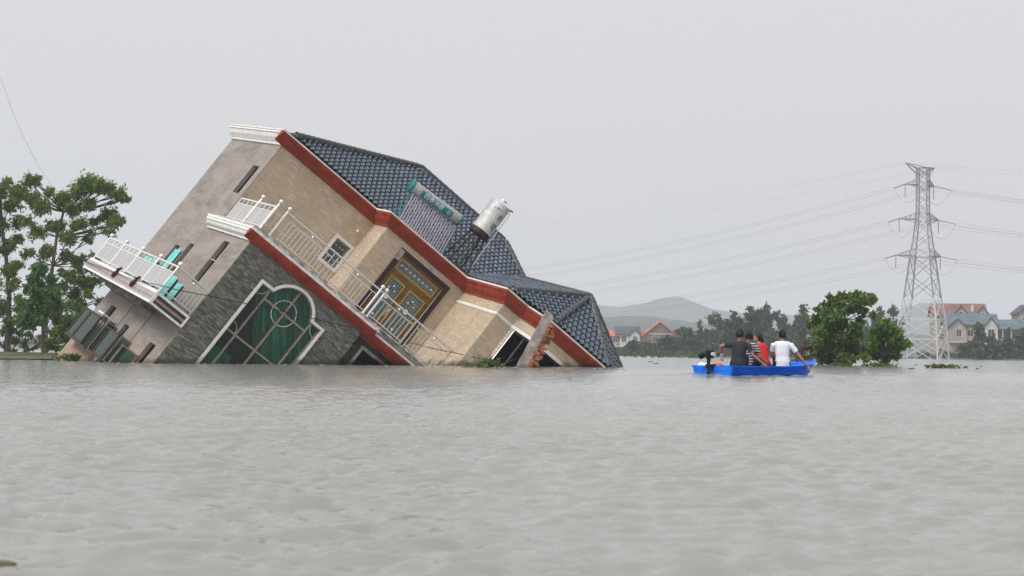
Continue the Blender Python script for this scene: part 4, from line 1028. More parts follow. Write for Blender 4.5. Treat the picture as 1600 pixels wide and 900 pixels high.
    if hair == 'bun':
        b_ = ball(bm, (0, 0, 0), 1, 14, 10)
        for v in b_:
            j = mnoise.noise(v.co * 3) * .01
            v.co = rot @ V3(v.co.x * (.045 + j), -.125 + v.co.y * (.045 + j), -.035 + v.co.z * (.04 + j)) * k + hd
    h_ = build('hair', bm, 'hair', p, smooth=True); so = h_.modifiers.new('thickness', 'SOLIDIFY'); so.thickness = .018; so.offset = -1
    for sx in (-1, 1):
        bm = BM(); ball(bm, rot @ (V3(sx * .031, .083, .0) * k) + hd, .0115, 10, 8); build('eye', bm, 'eye', p, smooth=True)
    return p
person('person in dark grey T-shirt steering at the outboard motor, seen from behind', -1.12, -.20, .28, 76, (.03, .02), R(-12),
       [((-.40, -.02, .42), (-.40, .10, .17), (0, 1, -.3)), ((.33, .02, .21), (.56, .12, .02), (-.3, .2, -1))], 'cloth_black', 'cloth_dark', glove=-1)
person('person in navy and white striped shirt sitting second from the motor', -.37, .25, .25, 70, (.03, .05), R(15),
       [((-.26, .15, .2), (-.1, .35, .16), (0, 0, -1)), ((.30, .06, .20), (.36, .28, .10), (0, .2, -1))], 'cloth_striped', 'cloth_dark')
person('person in red top with dark hair in a bun, facing left', .24, .26, .26, 125, (-.02, .12), R(38),
       [((-.24, .16, .22), (-.08, .34, .14), (0, 0, -1)), ((.22, .20, .2), (.05, .36, .12), (0, 0, -1))], 'cloth_red', 'cloth_dark', hair='bun', sleeve=.8, female=True, head_pitch=R(4))
person('person in white T-shirt near the bow trailing one arm over the boat side', .48, -.13, .29, 88, (-.01, .03), R(20),
       [((-.25, .14, .2), (-.14, .34, .12), (0, 0, -1)), ((.40, .0, .18), (.585, .0, -.06), (-.6, .3, 0))], 'cloth_white', 'cloth_dark', head_pitch=R(6))
# ------------------------------------------------------------------ lattice pylon and its conductors
TD = 320.0
TB = at(1441, 557, TD); TB.z = 0
pyl = thing('lattice_pylon', 'tall steel lattice pylon with three crossarms rising beside the right-hand bushes', 'pylon', tuple(TB), R(18))
bm = BM(); box(bm, -.5, .5, -.5, .5, 0, 1); 
BEAM = {}
for nm, mt in (('leg', 'galv'), ('leg_low', 'galv_pale')):
    b2 = bm.copy(); me = bpy.data.meshes.new('steel_angle'); b2.to_mesh(me); b2.free(); me.materials.append(M[mt]); BEAM[nm] = me
bm.free()
def beam(name, a, b, w, parent, low=False):
    a, b = Vector(a), Vector(b); d = b - a
    o = link(name, BEAM['leg_low' if low else 'leg'], None, parent)
    u, v = frame_of(d); m_ = Matrix((u * w, v * w, d)).transposed().to_4x4(); m_.translation = a; o.matrix_basis = m_; return o
LV = [(-.5, 4.75), (3.2, 4.45), (6.3, 4.15), (9.6, 3.3), (12.9, 2.75), (16.0, 2.25), (17.6, 1.95), (19.6, 1.6), (21.6, 1.3), (22.9, 1.2), (24.5, 1.18), (25.8, 1.18), (27.1, 1.18), (28.2, 1.18), (28.9, 1.18), (30.0, 1.18)]
def cor(r_, z, k): a = math.pi / 2 * k; return V3(r_ * math.cos(a), r_ * math.sin(a), z)
for (z0, r0), (z1, r1) in zip(LV, LV[1:]):
    low = z0 < 8.5; w = .18 if z0 < 16 else .13; wb = .095 if z0 < 16 else .062
    for k in range(4):
        beam('leg', cor(r0, z0, k), cor(r1, z1, k), w, pyl, low)
        A, B, C, D = cor(r0, z0, k), cor(r0, z0, k + 1), cor(r1, z1, k), cor(r1, z1, k + 1)
        beam('brace', A, D, wb, pyl, low); beam('brace', B, C, wb, pyl, low)
        if z1 < 7 or z1 in (16.0, 22.9, 27.1, 28.9, 30.0, 21.6): beam('brace', C, D, wb, pyl, low)
        if z0 < 8:
            mC = (C + D) / 2; beam('brace', mC, (A + C) / 2, wb * .8, pyl, low); beam('brace', mC, (B + D) / 2, wb * .8, pyl, low)
# crossarms: along the local direction that runs across the picture
AX = V3(math.cos(R(-18)), math.sin(R(-18)), 0); AY = V3(-AX.y, AX.x, 0)
ARMS = []
for z, l0, l1 in ((16.2, 4.5, 3.1), (21.9, 4.0, 2.8), (27.3, 3.1, 2.0)):
    r_ = [q for q in LV if q[0] >= z - .8][0][1]
    a = bpy.data.objects.new('crossarm', None); COL.objects.link(a); a.parent = pyl
    tilt = V3(0, 0, 0)
    for s, L in ((-1, l0), (1, l1)):
        tip = AX * (s * L) + V3(0, 0, z) + AY * (s * 1.6)
        ARMS.append((z, s, tip))
        for q in (-1, 1):
            root = AX * (s * r_ * .6) + AY * (q * r_ * .7) + V3(0, 0, z)
            beam('arm_chord', root, tip + AY * (q * .25), .12, a); beam('arm_chord', root + V3(0, 0, 1.1), tip + AY * (q * .25), .08, a)
            for t in (.25, .5, .75):
                beam('arm_lacing', root.lerp(tip, t), (root + V3(0, 0, 1.1)).lerp(tip, max(0, t - .2)), .06, a)
        for t in (.3, .6, .9):
            beam('arm_lacing', (AX * (s * r_ * .6) + AY * (r_ * .7) + V3(0, 0, z)).lerp(tip, t), (AX * (s * r_ * .6) - AY * (r_ * .7) + V3(0, 0, z)).lerp(tip, t - .2), .07, a)
# earth-wire peak: wedge-shaped head
pk = bpy.data.objects.new('peak', None); COL.objects.link(pk); pk.parent = pyl
for s, L in ((-1, 3.0), (1, 2.0)):
    tip = AX * (s * L) + AY * (s * 1.0) + V3(0, 0, 30.7 if s < 0 else 30.1); ARMS.append((30.5, s, tip))
    for k in range(4):
        beam('arm_chord', cor(1.18, 30.0, k), tip, .09, pk)
    for k in range(4): beam('arm_lacing', cor(1.18, 28.9, k), tip, .075, pk)
# tension strings, jumpers, conductors
PW = pyl.matrix_world.copy(); PW = Matrix.Translation(TB) @ Matrix.Rotation(R(18), 4, 'Z')
def wire_obj(name, pts, r_, label, cat='power line', group=None, m='wire', parent=None, n=4):
    bm = BM(); pts = [Vector(p) for p in pts]; base = pts[0].copy() if parent is None else V3(0, 0, 0)
    tube(bm, [p - base for p in pts], r_, n); o = build(name, bm, m, parent, smooth=True)
    if parent is None: o.location = base; tag(o, label, cat, group)
    return o
def sag(a, b, s, n=40): return [a.lerp(b, t / n) - V3(0, 0, s * 4 * (t / n) * (1 - t / n)) for t in range(n + 1)]
NAMES = {16.2: 'lowest', 21.9: 'middle', 27.3: 'highest', 30.5: 'pylon peak'}
LEFTY = {16.2: (500, 492, 540), 21.9: (480, 470, 540), 27.3: (470, 445, 540), 30.5: (470, 372, 540)}
RIGHTY = {16.2: (2160, 452, 300), 21.9: (2160, 404, 300), 27.3: (2160, 356, 300), 30.5: (2160, 283, 300)}
for z, s, tip in ARMS:
    w0 = PW @ tip
    for dirn, tab in ((-1, LEFTY), (1, RIGHTY)):
        px, py, d = tab[z]
        side = 'left' if dirn < 0 else 'right'; end = 'left' if s < 0 else 'right'
        e = at(px + (0 if s < 0 else 30), py + (0 if s < 0 else 9), d)
        dv = (e - w0).normalized()
        if z < 30:
            e0 = w0 + dv * 2.7 - V3(0, 0, .35)
            bm = BM(); pts = [tip + (PW.inverted().to_3x3() @ (e0 - w0)) * t for t in [k / 14 for k in range(15)]]
            tube(bm, pts, [.05 if k % 2 else .12 for k in range(15)], 6); build('insulator_string', bm, 'wire', pyl)
            two = thing('power_line', 'twin conductors running %s from the %s end of the %s pylon crossarm' % (side, end, NAMES[z]), 'power line', tuple(e0), 0, 'conductors strung from the pylon')
            for q in (-.22, .22):
                pts = sag(e0 + V3(0, 0, q), e + V3(0, 0, q), 4.5 if dirn < 0 else 1.2)
                bm = BM(); tube(bm, [p - e0 for p in pts], .017, 4); build('conductor', bm, 'wire', two)
            if dirn < 0: jl = e0
            else:
                inv = PW.inverted(); pts = []
                for k in range(15):
                    t = k / 14; p = jl.lerp(e0, t) - V3(0, 0, 2.3 * 4 * t * (1 - t)); pts.append(inv @ p)
                bm = BM(); tube(bm, pts, .025, 4); build('jumper', bm, 'wire', pyl)
                bm = BM(); pts = [tip + V3(0, 0, -.1 - 2.0 * k / 12) for k in range(13)]; tube(bm, pts, [.04 if k % 2 else .09 for k in range(13)], 6); build('insulator_string', bm, 'wire', pyl)
        else:
            wire_obj('earth_wire', sag(w0, e, 3.5 if dirn < 0 else .8), .011, 'thin earth wire running %s from the %s tip of the pylon peak' % (side, end), 'power line', 'earth wires from the pylon peak')

# ------------------------------------------------------------------ trees
def limb_pts(a, b, bend, n=6):
    a, b = Vector(a), Vector(b); m = (a + b) / 2 + Vector(bend); return [(a * (1 - t) ** 2 + m * 2 * t * (1 - t) + b * t * t) for t in [k / n for k in range(n + 1)]]
def leaf_cloud(blobs, per, size, aspect=.5, droop=.35, seed=0, dens=2.2, squash=.85):
    """many single leaves spread through uneven clumps; returns one mesh of small pointed faces"""
    rg = np.random.default_rng(seed); V = []; 
    for (c, r_) in blobs:
        n = max(12, int(per * (r_ ** 2)))
        sub = rg.normal(size=(max(4, n // 34), 3)); sub /= np.linalg.norm(sub, axis=1)[:, None]; sub *= (rg.random((len(sub), 1)) ** (1 / dens)) * r_ * np.array([1, 1, squash])
        idx = rg.integers(0, len(sub), n)
        p = np.array(c) + sub[idx] + rg.normal(size=(n, 3)) * r_ * .24
        d = rg.normal(size=(n, 3)); d[:, 2] -= droop * 1.5; d /= np.linalg.norm(d, axis=1)[:, None]
        a = rg.normal(size=(n, 3)); a[:, 2] *= .5; w = np.cross(d, a); w /= np.linalg.norm(w, axis=1)[:, None] + 1e-9
        L = size * (.6 + .8 * rg.random((n, 1))); W = L * aspect * .5
        V.append(np.stack([p, p + d * L * .45 + w * W, p + d * L, p + d * L * .45 - w * W], 1).reshape(-1, 3))
    V = np.concatenate(V); nq = len(V) // 4
    me = bpy.data.meshes.new('crown'); me.vertices.add(len(V)); me.vertices.foreach_set('co', V.astype(np.float32).ravel())
    me.loops.add(nq * 4); me.loops.foreach_set('vertex_index', np.arange(nq * 4, dtype=np.int32)); me.polygons.add(nq)
    me.polygons.foreach_set('loop_start', np.arange(0, nq * 4, 4, dtype=np.int32)); me.update(calc_edges=True); me.validate(); return me
def tree(name, label, cat, base, trunk, blobs, mat, per, size, group=None, r0=.2, seed=0, aspect=.5, droop=.35, limbs=True, squash=.85, extra=None):
    """base in the world; trunk = points above the base; blobs = (offset from base, radius)"""
    t = thing(name, label, cat, tuple(base), 0, group)
    bm = BM(); rr = random.Random(seed)
    if trunk:
        n = len(trunk); tube(bm, trunk, [r0 * (1 - .62 * k / (n - 1)) for k in range(n)], 9)
        if limbs:
            for c, r_ in blobs:
                c = Vector(c); cand = [Vector(p) for p in trunk if p[2] < c.z - .1 * r_] or [Vector(trunk[0])]
                s = min(cand, key=lambda p: (p - c).length + .4 * abs(c.z - p.z - r_))
                L = (c - s).length; rb = min(r0 * .42, .018 * L + .012)
                P = limb_pts(s, c, (rr.uniform(-.1, .1) * L, rr.uniform(-.1, .1) * L, -.10 * L))
                tube(bm, P, [rb * (1 - .75 * k / 6) for k in range(7)], 6)
                for q in range(4):
                    e = c + V3(rr.uniform(-1, 1), rr.uniform(-1, 1), rr.uniform(-.4, .9)) * r_ * .8
                    tube(bm, limb_pts(P[4], e, (0, 0, -.05 * L), 4), [rb * .4, rb * .34, rb * .26, rb * .18, rb * .1], 5)
        build('trunk', bm, 'bark', t, smooth=True)
    else: bm.free()
    link('crown', leaf_cloud(blobs, per, size, aspect, droop, seed, squash=squash), mat, t)
    return t
def pxtree(name, label, cat, d, bpx, trunk_px, blobs_px, mat, per, size, depth=.8, **k):
    """outline read from the photograph, given real depth: the clumps are spread in front of and behind the trunk"""
    rr = random.Random(k.get('seed', 0) + 5)
    base = at(bpx[0], bpx[1], d); base.z = k.pop('bz', 0.0); s = d / FPX
    z0 = base.z
    trunk = []
    for i, (x, y) in enumerate(trunk_px): q = at(x, y, d) - base; trunk.append((q.x, rr.uniform(-.1, .1) * i, q.z))
    bl = []
    fill = k.pop('fill', 0); bb = list(blobs_px)
    for i in range(fill):
        a, b = rr.choice(blobs_px), rr.choice(blobs_px); t = rr.random()
        if abs(a[0] - b[0]) + abs(a[1] - b[1]) < 75: bb.append((a[0] * t + b[0] * (1 - t), a[1] * t + b[1] * (1 - t), rr.uniform(7, 12)))
    for x, y, r_ in bb:
        q = at(x, y, d) - base; rad = r_ * s
        bl.append(((q.x, rr.uniform(-1, 1) * depth * (rad + .12 * abs(q.x) + .5), q.z), rad))
    return tree(name, label, cat, base, trunk, bl, mat, per, size, **k)

pxtree('bank_tree', 'tall airy tree with a forked trunk beside the tilted house', 'tree', 128, (70, 552), [(70, 552), (70, 520), (72, 480), (77, 450), (84, 415), (90, 370), (96, 330)],
       [(42, 281, 11), (52, 279, 8), (33, 300, 14), (140, 288, 16), (152, 291, 14), (168, 292, 12), (182, 300, 11), (190, 308, 8), (120, 298, 15), (98, 310, 16), (112, 325, 14), (66, 322, 15), (50, 308, 12), (78, 300, 9), (140, 318, 12), (166, 332, 13), (182, 346, 11),
        (176, 362, 9), (150, 345, 10), (128, 350, 13), (140, 370, 10), (110, 372, 13), (84, 352, 13), (60, 362, 13), (46, 345, 10), (100, 400, 12), (74, 392, 13), (124, 404, 10), (138, 415, 11), (146, 402, 9), (62, 416, 10), (98, 424, 8), (128, 436, 9), (150, 440, 9), (142, 458, 9), (118, 455, 9),
        (108, 478, 11), (92, 500, 12), (80, 486, 9), (110, 460, 9), (96, 448, 9), (44, 395, 10), (30, 470, 9), (124, 474, 10), (136, 448, 8), (52, 440, 8), (150, 470, 7), (112, 520, 9), (118, 505, 10), (134, 490, 8), (100, 525, 9), (84, 532, 9)],
       'leaf_left', 2000, .22, r0=.19, seed=3, aspect=.42, droop=.5, bz=.15, fill=70)
pxtree('bank_tree', 'dark-trunked tree cut off by the left edge of the picture', 'tree', 133, (10, 552), [(10, 552), (13, 500), (14, 460), (8, 400), (4, 350), (2, 310)],
       [(4, 300, 14), (-12, 320, 16), (18, 322, 12), (22, 345, 11), (2, 348, 13), (28, 372, 10), (6, 385, 12), (-14, 380, 14), (14, 420, 12), (34, 412, 9), (-8, 440, 14), (22, 448, 10), (0, 478, 14), (28, 482, 10), (8, 512, 11), (-14, 505, 12), (30, 505, 9), (26, 300, 9), (10, 284, 8)],
       'leaf_left', 2000, .22, r0=.2, seed=8, aspect=.42, droop=.5, bz=.15, fill=30)
pxtree('young_tree', 'bright green young tree with drooping leaves in front of the tall bank trees', 'tree', 118, (66, 553), [(66, 553), (66, 510), (65, 470), (62, 435)],
       [(64, 418, 9), (56, 432, 11), (74, 436, 11), (66, 450, 13), (48, 452, 11), (86, 456, 10), (60, 470, 13), (78, 474, 11), (44, 478, 11), (92, 476, 8), (54, 494, 11), (72, 494, 10), (38, 500, 9)],
       'leaf_young', 1500, .28, r0=.08, seed=12, aspect=.34, droop=1.0, bz=.12, fill=14)
pxtree('bank_shrub', 'dark leafy shrub on the bank behind the projecting windows', 'shrub', 124, (112, 553), [(112, 553), (112, 530), (114, 505)],
       [(108, 500, 12), (124, 492, 10), (96, 515, 11), (116, 518, 12), (134, 508, 9), (86, 522, 9), (76, 536, 8), (96, 545, 8), (112, 546, 8), (142, 540, 7), (128, 478, 9), (112, 482, 9), (104, 535, 11), (124, 536, 10), (88, 540, 9), (140, 525, 8), (148, 512, 6)],
       'leaf_bush', 1300, .24, r0=.07, seed=13, aspect=.45, bz=.12)
pxtree('bank_shrub', 'low dark shrub between the two left trunks', 'shrub', 134, (38, 552), [(38, 552), (38, 535), (40, 520)],
       [(30, 518, 9), (44, 512, 9), (14, 530, 9), (2, 538, 8), (20, 545, 7), (46, 545, 7), (62, 530, 8), (34, 498, 8), (56, 508, 8), (52, 526, 8), (24, 532, 8), (40, 534, 8), (56, 542, 6)], 'leaf_left', 600, .26, r0=.05, seed=14, aspect=.45, bz=.12)

pxtree('flooded_tree', 'bushy green tree half drowned beside the blue boat, rounded top', 'tree', 104, (1312, 572), [(1312, 580), (1313, 555), (1314, 530), (1318, 500), (1324, 478)],
       [(1314, 461, 7), (1322, 462, 8), (1334, 466, 9), (1346, 468, 9), (1357, 468, 8), (1363, 466, 5), (1305, 468, 8), (1298, 478, 9), (1310, 478, 10), (1326, 480, 9), (1340, 480, 7), (1353, 484, 7), (1358, 492, 5), (1346, 500, 7), (1290, 490, 9), (1304, 494, 11), (1280, 482, 5), (1278, 498, 9), (1272, 506, 7),
        (1292, 508, 11), (1312, 508, 12), (1330, 510, 9), (1341, 515, 7), (1282, 522, 11), (1300, 524, 12), (1320, 526, 12), (1338, 528, 8), (1274, 536, 9), (1290, 540, 11), (1308, 543, 12), (1328, 543, 11), (1342, 543, 7), (1282, 553, 9), (1300, 557, 10), (1320, 558, 10), (1336, 556, 8)],
       'leaf_bush', 2300, .23, r0=.12, seed=21, aspect=.62)
pxtree('flooded_bush', 'rounded green bush in the water between the bushy tree and the pylon', 'bush', 101, (1378, 573), [(1378, 580), (1378, 555), (1379, 530)],
       [(1382, 503, 6), (1377, 512, 9), (1389, 514, 8), (1398, 518, 8), (1366, 522, 8), (1379, 526, 11), (1394, 530, 10), (1408, 529, 7), (1416, 534, 5), (1362, 536, 9), (1377, 540, 11), (1394, 543, 10), (1410, 541, 7), (1420, 537, 4), (1354, 549, 8), (1368, 553, 9), (1384, 555, 9), (1400, 553, 8), (1350, 558, 6)],
       'leaf_bush', 2300, .23, r0=.09, seed=22, aspect=.62)
pxtree('dry_shrub', 'brownish half-withered shrub just behind the boat bow', 'shrub', 106, (1256, 569), [(1256, 575), (1256, 560), (1257, 550)],
       [(1256, 540, 6), (1248, 549, 7), (1262, 546, 8), (1270, 556, 7), (1254, 558, 7), (1243, 560, 6), (1266, 563, 7), (1276, 560, 7), (1284, 566, 6), (1250, 566, 6), (1292, 563, 6), (1306, 566, 6), (1322, 566, 6), (1262, 538, 5)], 'leaf_dry', 1500, .22, r0=.05, seed=23, aspect=.3)

# far rows of trees in the haze
def far_tree(x, ytop, hw_, d, seed, label, ybase=558, kind='broad', mat='leaf_far'):
    rr = random.Random(seed); bl = []
    H = ybase - ytop
    for k in range(26 if kind == 'broad' else 16):
        t = rr.random() ** .8; y = ytop + H * (.10 + .80 * t)
        w = hw_ * (math.sin(math.pi * min(1, .22 + .72 * t)) ** .7 if kind == 'broad' else (.12 + .8 * t))
        bl.append((x + rr.uniform(-1, 1) * w * .75, y, hw_ * rr.uniform(.32, .5) * (1 if kind == 'broad' else .75)))
    bl.append((x, ytop + hw_ * .22, hw_ * .26))
    pxtree('far_tree', label, 'tree', d, (x, ybase), [(x, ybase), (x, ybase - H * .4), (x + rr.uniform(-2, 2), ytop + H * .15)], bl, mat, 150, .62, depth=.9, seed=seed, r0=.22, aspect=.6, group='trees across the floodwater', bz=.2)
FT = [(1045, 523, 15, 'dark crown in front of the brick gable house'), (1068, 510, 14, 'small crown right of the brick gable house'), (1094, 500, 9, 'pointed crown standing out of the row behind the boat'),
      (1120, 489, 18, 'broad crown above the boat stern'), (1146, 487, 17, 'rounded crown behind the heads of the first two passengers'), (1172, 476, 20, 'tall full crown above the red-topped passenger'),
      (1200, 474, 19, 'tallest crown in the row, between red and white passengers'), (1226, 492, 14, 'lower crown above the white-shirted passenger'), (1254, 474, 15, 'loose feathery crown left of the bushy flooded tree'),
      (1278, 492, 14, 'crown half hidden by the bushy flooded tree'), (1374, 478, 15, 'crown showing between bushy tree and pylon'), (1396, 476, 14, 'crown just left of the pylon legs'), (1350, 498, 13, 'low crown behind the gap of the two flooded bushes'),
      (990, 532, 13, 'shrubby crown below the white gabled house'), (1016, 537, 13, 'shrubby crown under the orange roof'), (1100, 520, 16, 'low crown at the waterline left of the boat motor'), (1212, 515, 18, 'low crown at the waterline behind the white shirt'), (1160, 518, 18, 'low crown behind the boat passengers'), (1130, 522, 15, 'low crown at the waterline above the motor'), (1186, 500, 20, 'crown filling the gap behind the third passenger'), (1082, 524, 14, 'low crown left of the boat by the pointed crown'), (1240, 512, 16, 'low crown left of the dry shrub'), (1060, 530, 14, 'low crown right under the brick gable house')]
for i, (x, y, w, s) in enumerate(FT):
    far_tree(x, y, w, 400 + (i % 4) * 14, 40 + i, 'hazy tree across the water, ' + s, kind='cone' if x == 1094 else 'broad')
for i, (x, y, w, s, k) in enumerate([(1531, 504, 20, 'largest tree before the blue-roofed house', 'cone'), (1574, 514, 15, 'small dark tree right of the blue-roofed house', 'cone'), (1600, 512, 16, 'tree cut by the right edge', 'broad'),
                                     (1552, 524, 13, 'tree between the two dark ones at right', 'broad'), (1508, 535, 12, 'low tree under the balcony of the blue-roofed house', 'broad'), (1590, 535, 13, 'low tree at the right shore', 'broad'), (1622, 520, 16, 'tree beyond the right edge', 'broad')]):
    far_tree(x, y, w, 380 + (i % 3) * 9, 80 + i, 'hazy tree across the water, ' + s, ybase=563, kind=k)
for i, (x0, x1, yt, lab) in enumerate([(965, 1090, 551, 'low hedge of reeds along the far shore below the houses'), (1090, 1260, 548, 'low scrub along the far shore behind the boat'), (1440, 1560, 549, 'low scrub around the pylon foot'), (1556, 1660, 546, 'low scrub along the right shore')]):
    d = 392; b0 = at((x0 + x1) / 2, 558, d); b0.z = 0.2; rr = random.Random(i); bl = []
    for k in range(int((x1 - x0) / 3.2)):
        q = at(rr.uniform(x0, x1), rr.uniform(yt, 562), d) - b0; bl.append(((q.x, rr.uniform(-5, 5), max(.1, q.z)), rr.uniform(.4, .8)))
    o = link('shore_scrub', leaf_cloud(bl, 75, .55, .6, .1, 200 + i), 'leaf_far', None); o.location = b0; tag(o, lab, 'scrub', None, 'stuff')

# ------------------------------------------------------------------ far houses
def fhouse(label, px, d, rot, w, dep, h, roofm, wallm, gable=2.0, ridge='x', group=None, over=.5, zb=0.):
    """house body with roof, in its own frame: x along the front, front at y = 0 facing the water"""
    b = at(px, 556, d); b.z = zb
    t = thing('far_house', label, 'house', tuple(b), R(rot), group)
    if ridge == 'x': pent = None
    bm = BM(); box(bm, -w / 2, w / 2, 0, dep, -1, h); build('wall', bm, wallm, t)
    bm = BM(); th = .22
    if ridge == 'x':
        prof_ = [(-over, h - .25 * 0 - over * gable / (dep / 2)), (dep / 2, h + gable), (dep + over, h - over * gable / (dep / 2)), (dep + over, h - over * gable / (dep / 2) + th), (dep / 2, h + gable + th * 1.3), (-over, h - over * gable / (dep / 2) + th)]
        slab(bm, (-w / 2 - over, 0, .004), (0, 1, 0), (0, 0, 1), (1, 0, 0), w + 2 * over, prof_)
        rf = build('roof', bm, roofm, t)
        bm = BM(); slab(bm, (-w / 2, 0, 0), (0, 1, 0), (0, 0, 1), (1, 0, 0), w, [(0, h + .002), (dep, h + .002), (dep / 2, h + gable)]); build('gable', bm, wallm, t)
    else:
        prof_ = [(-w / 2 - over, h - over * gable / (w / 2)), (0, h + gable), (w / 2 + over, h - over * gable / (w / 2)), (w / 2 + over, h - over * gable / (w / 2) + th), (0, h + gable + th * 1.3), (-w / 2 - over, h - over * gable / (w / 2) + th)]
        slab(bm, (0, -over, .004), (1, 0, 0), (0, 0, 1), (0, 1, 0), dep + 2 * over, prof_); rf = build('roof', bm, roofm, t)
        bm = BM(); slab(bm, (0, .0, 0), (1, 0, 0), (0, 0, 1), (0, 1, 0), dep, [(-w / 2, h + .002), (w / 2, h + .002), (0, h + gable)]); build('gable', bm, wallm, t)
    return t, rf
def fwin(t, x, z, w, h, y=0., arch=False, m='far_white'):
    wn_ = bpy.data.objects.new('window', None); COL.objects.link(wn_); wn_.parent = t
    if arch:
        ol = lambda e: [(x - w / 2 - e, z - e), (x + w / 2 + e, z - e)] + [(x + (w / 2 + e) * math.cos(a), z + h - w / 2 + (w / 2 + e) * math.sin(a)) for a in [math.pi * k / 10 for k in range(11)]]
    else: ol = lambda e: rect(x - w / 2 - e, x + w / 2 + e, z - e, z + h + e)
    bm = BM(); slab(bm, (0, y - .08, 0), (1, 0, 0), (0, 0, 1), (0, 1, 0), .16, ol(.12), [ol(0)]); build('window_frame', bm, m, wn_)
    bm = BM(); slab(bm, (0, y - .03, 0), (1, 0, 0), (0, 0, 1), (0, 1, 0), .028, ol(-.005)); build('pane', bm, 'far_dark', wn_)
    if not arch: bxo('window_bar', x - .05, x + .05, y - .06, y - .035, z + .01, z + h - .01, m, wn_)
def wing(t, x, w, y0, dep, h, gable, wallm, roofm, over=.35, z0=-1):
    bm = BM(); box(bm, x - w / 2, x + w / 2, y0, y0 + dep, z0, h); slab(bm, (x, y0, 0), (1, 0, 0), (0, 0, 1), (0, 1, 0), dep, [(-w / 2, h + .002), (w / 2, h + .002), (0, h + gable)]); build('front_wing', bm, wallm, t)
    bm = BM(); g = gable / (w / 2)
    slab(bm, (x, y0 - over, .005), (1, 0, 0), (0, 0, 1), (0, 1, 0), dep + over, [(-w / 2 - over, h - over * g), (0, h + gable), (w / 2 + over, h - over * g), (w / 2 + over, h - over * g + .2), (0, h + gable + .26), (-w / 2 - over, h - over * g + .2)]); build('wing_roof', bm, roofm, t)
def fbalcony(t, x0, x1, z, out=1.3, m='far_cream'):
    b = bpy.data.objects.new('balcony', None); COL.objects.link(b); b.parent = t
    bxo('balcony_slab', x0, x1, -out, -.005, z - .3, z, 'far_white', b)
    bm = BM()
    n_ = int((x1 - x0) / .5)
    for k in range(n_ + 1): q = x0 + (x1 - x0) * k / n_; box(bm, q - .09, q + .09, -out + .02, -out + .2, z + .002, z + .8)
    build('balustrade', bm, m, b); bxo('handrail', x0, x1, -out, -out + .24, z + .802, z + .98, m, b)
# right group, about 500 m off: 6.4 px to the metre
t, rf = fhouse('three-storey cream house with a red tiled roof and arched windows behind the pylon', 1499, 500, -6, 12.6, 9, 10.7, 'far_red_roof', 'far_cream', 2.6)
wing(t, .2, 2.6, -1.2, 3, 11.4, 1.6, 'far_cream', 'far_red_roof'); wing(t, 5.4, 2.6, -1.2, 3, 11.2, 1.6, 'far_cream', 'far_red_roof')
fwin(t, .2, 9.2, 1.3, 2.2, -1.2, True); fwin(t, 5.4, 9.3, 1.3, 1.9, -1.2, True); bxo('chimney', 2.9, 3.5, 1.0, 1.6, 11.2, 13.2, 'far_white', rf)
bm = BM(); box(bm, 1.6, 4.0, -.05, -.005, 8.6, 10.4); build('balcony_opening', bm, 'far_dark', t); fbalcony(t, 1.5, 4.1, 8.2)
fwin(t, -4.2, 8.3, 1.1, 1.5); fwin(t, -4.2, 4.5, 1.1, 1.5); fwin(t, -2.3, 8.3, 1.1, 1.5)
t, rf = fhouse('two-storey cream house with a blue roof and twin balconies right of the pylon', 1520, 470, -4, 11.0, 8, 8.0, 'far_blue_roof', 'far_cream', 2.2)
wing(t, -3.6, 4.0, -.8, 2.5, 7.4, 1.7, 'far_cream', 'far_blue_roof'); wing(t, 4.0, 3.0, -.8, 2.5, 7.6, 1.9, 'far_white', 'far_blue_roof')
fwin(t, -3.3, 5.2, 1.1, 1.5, -.8); fwin(t, -.6, 5.2, 1.2, 1.5); fwin(t, 4.0, 5.1, 1.3, 1.7, -.8); fwin(t, -3.0, 1.6, 1.1, 1.6, -.8); fwin(t, -.6, 1.5, 1.2, 1.6); fwin(t, 2.0, 5.2, 1.0, 1.5); fwin(t, 4.0, 1.5, 1.3, 1.6, -.8)
fbalcony(t, -5.4, 1.8, 4.0, 2.0); fbalcony(t, -5.2, 1.6, .35, 2.0)
t, rf = fhouse('long low house with a blue roof and an open veranda at the right edge', 1586, 480, -3, 11.5, 7, 7.2, 'far_blue_roof', 'far_cream', 1.9)
bm = BM(); box(bm, -4.9, .6, -.05, -.005, 4.0, 6.6); build('veranda_opening', bm, 'far_dark', t)
for q in (-2.9, -.9): bxo('column', q - .12, q + .12, -.3, -.06, 3.8, 6.9, 'far_white', t)
fbalcony(t, -5.0, 1.5, 3.8, 1.2); fwin(t, 3.0, 4.4, 1.2, 1.6); fwin(t, -2.0, 1.0, 1.2, 1.6)
t, rf = fhouse('narrow grey gabled house top cut off by the right edge of the picture', 1605, 520, 0, 4.6, 7, 11.8, 'far_grey_roof', 'far_cream', 1.9, 'y')
fwin(t, -.6, 8.9, 1.1, 1.7)
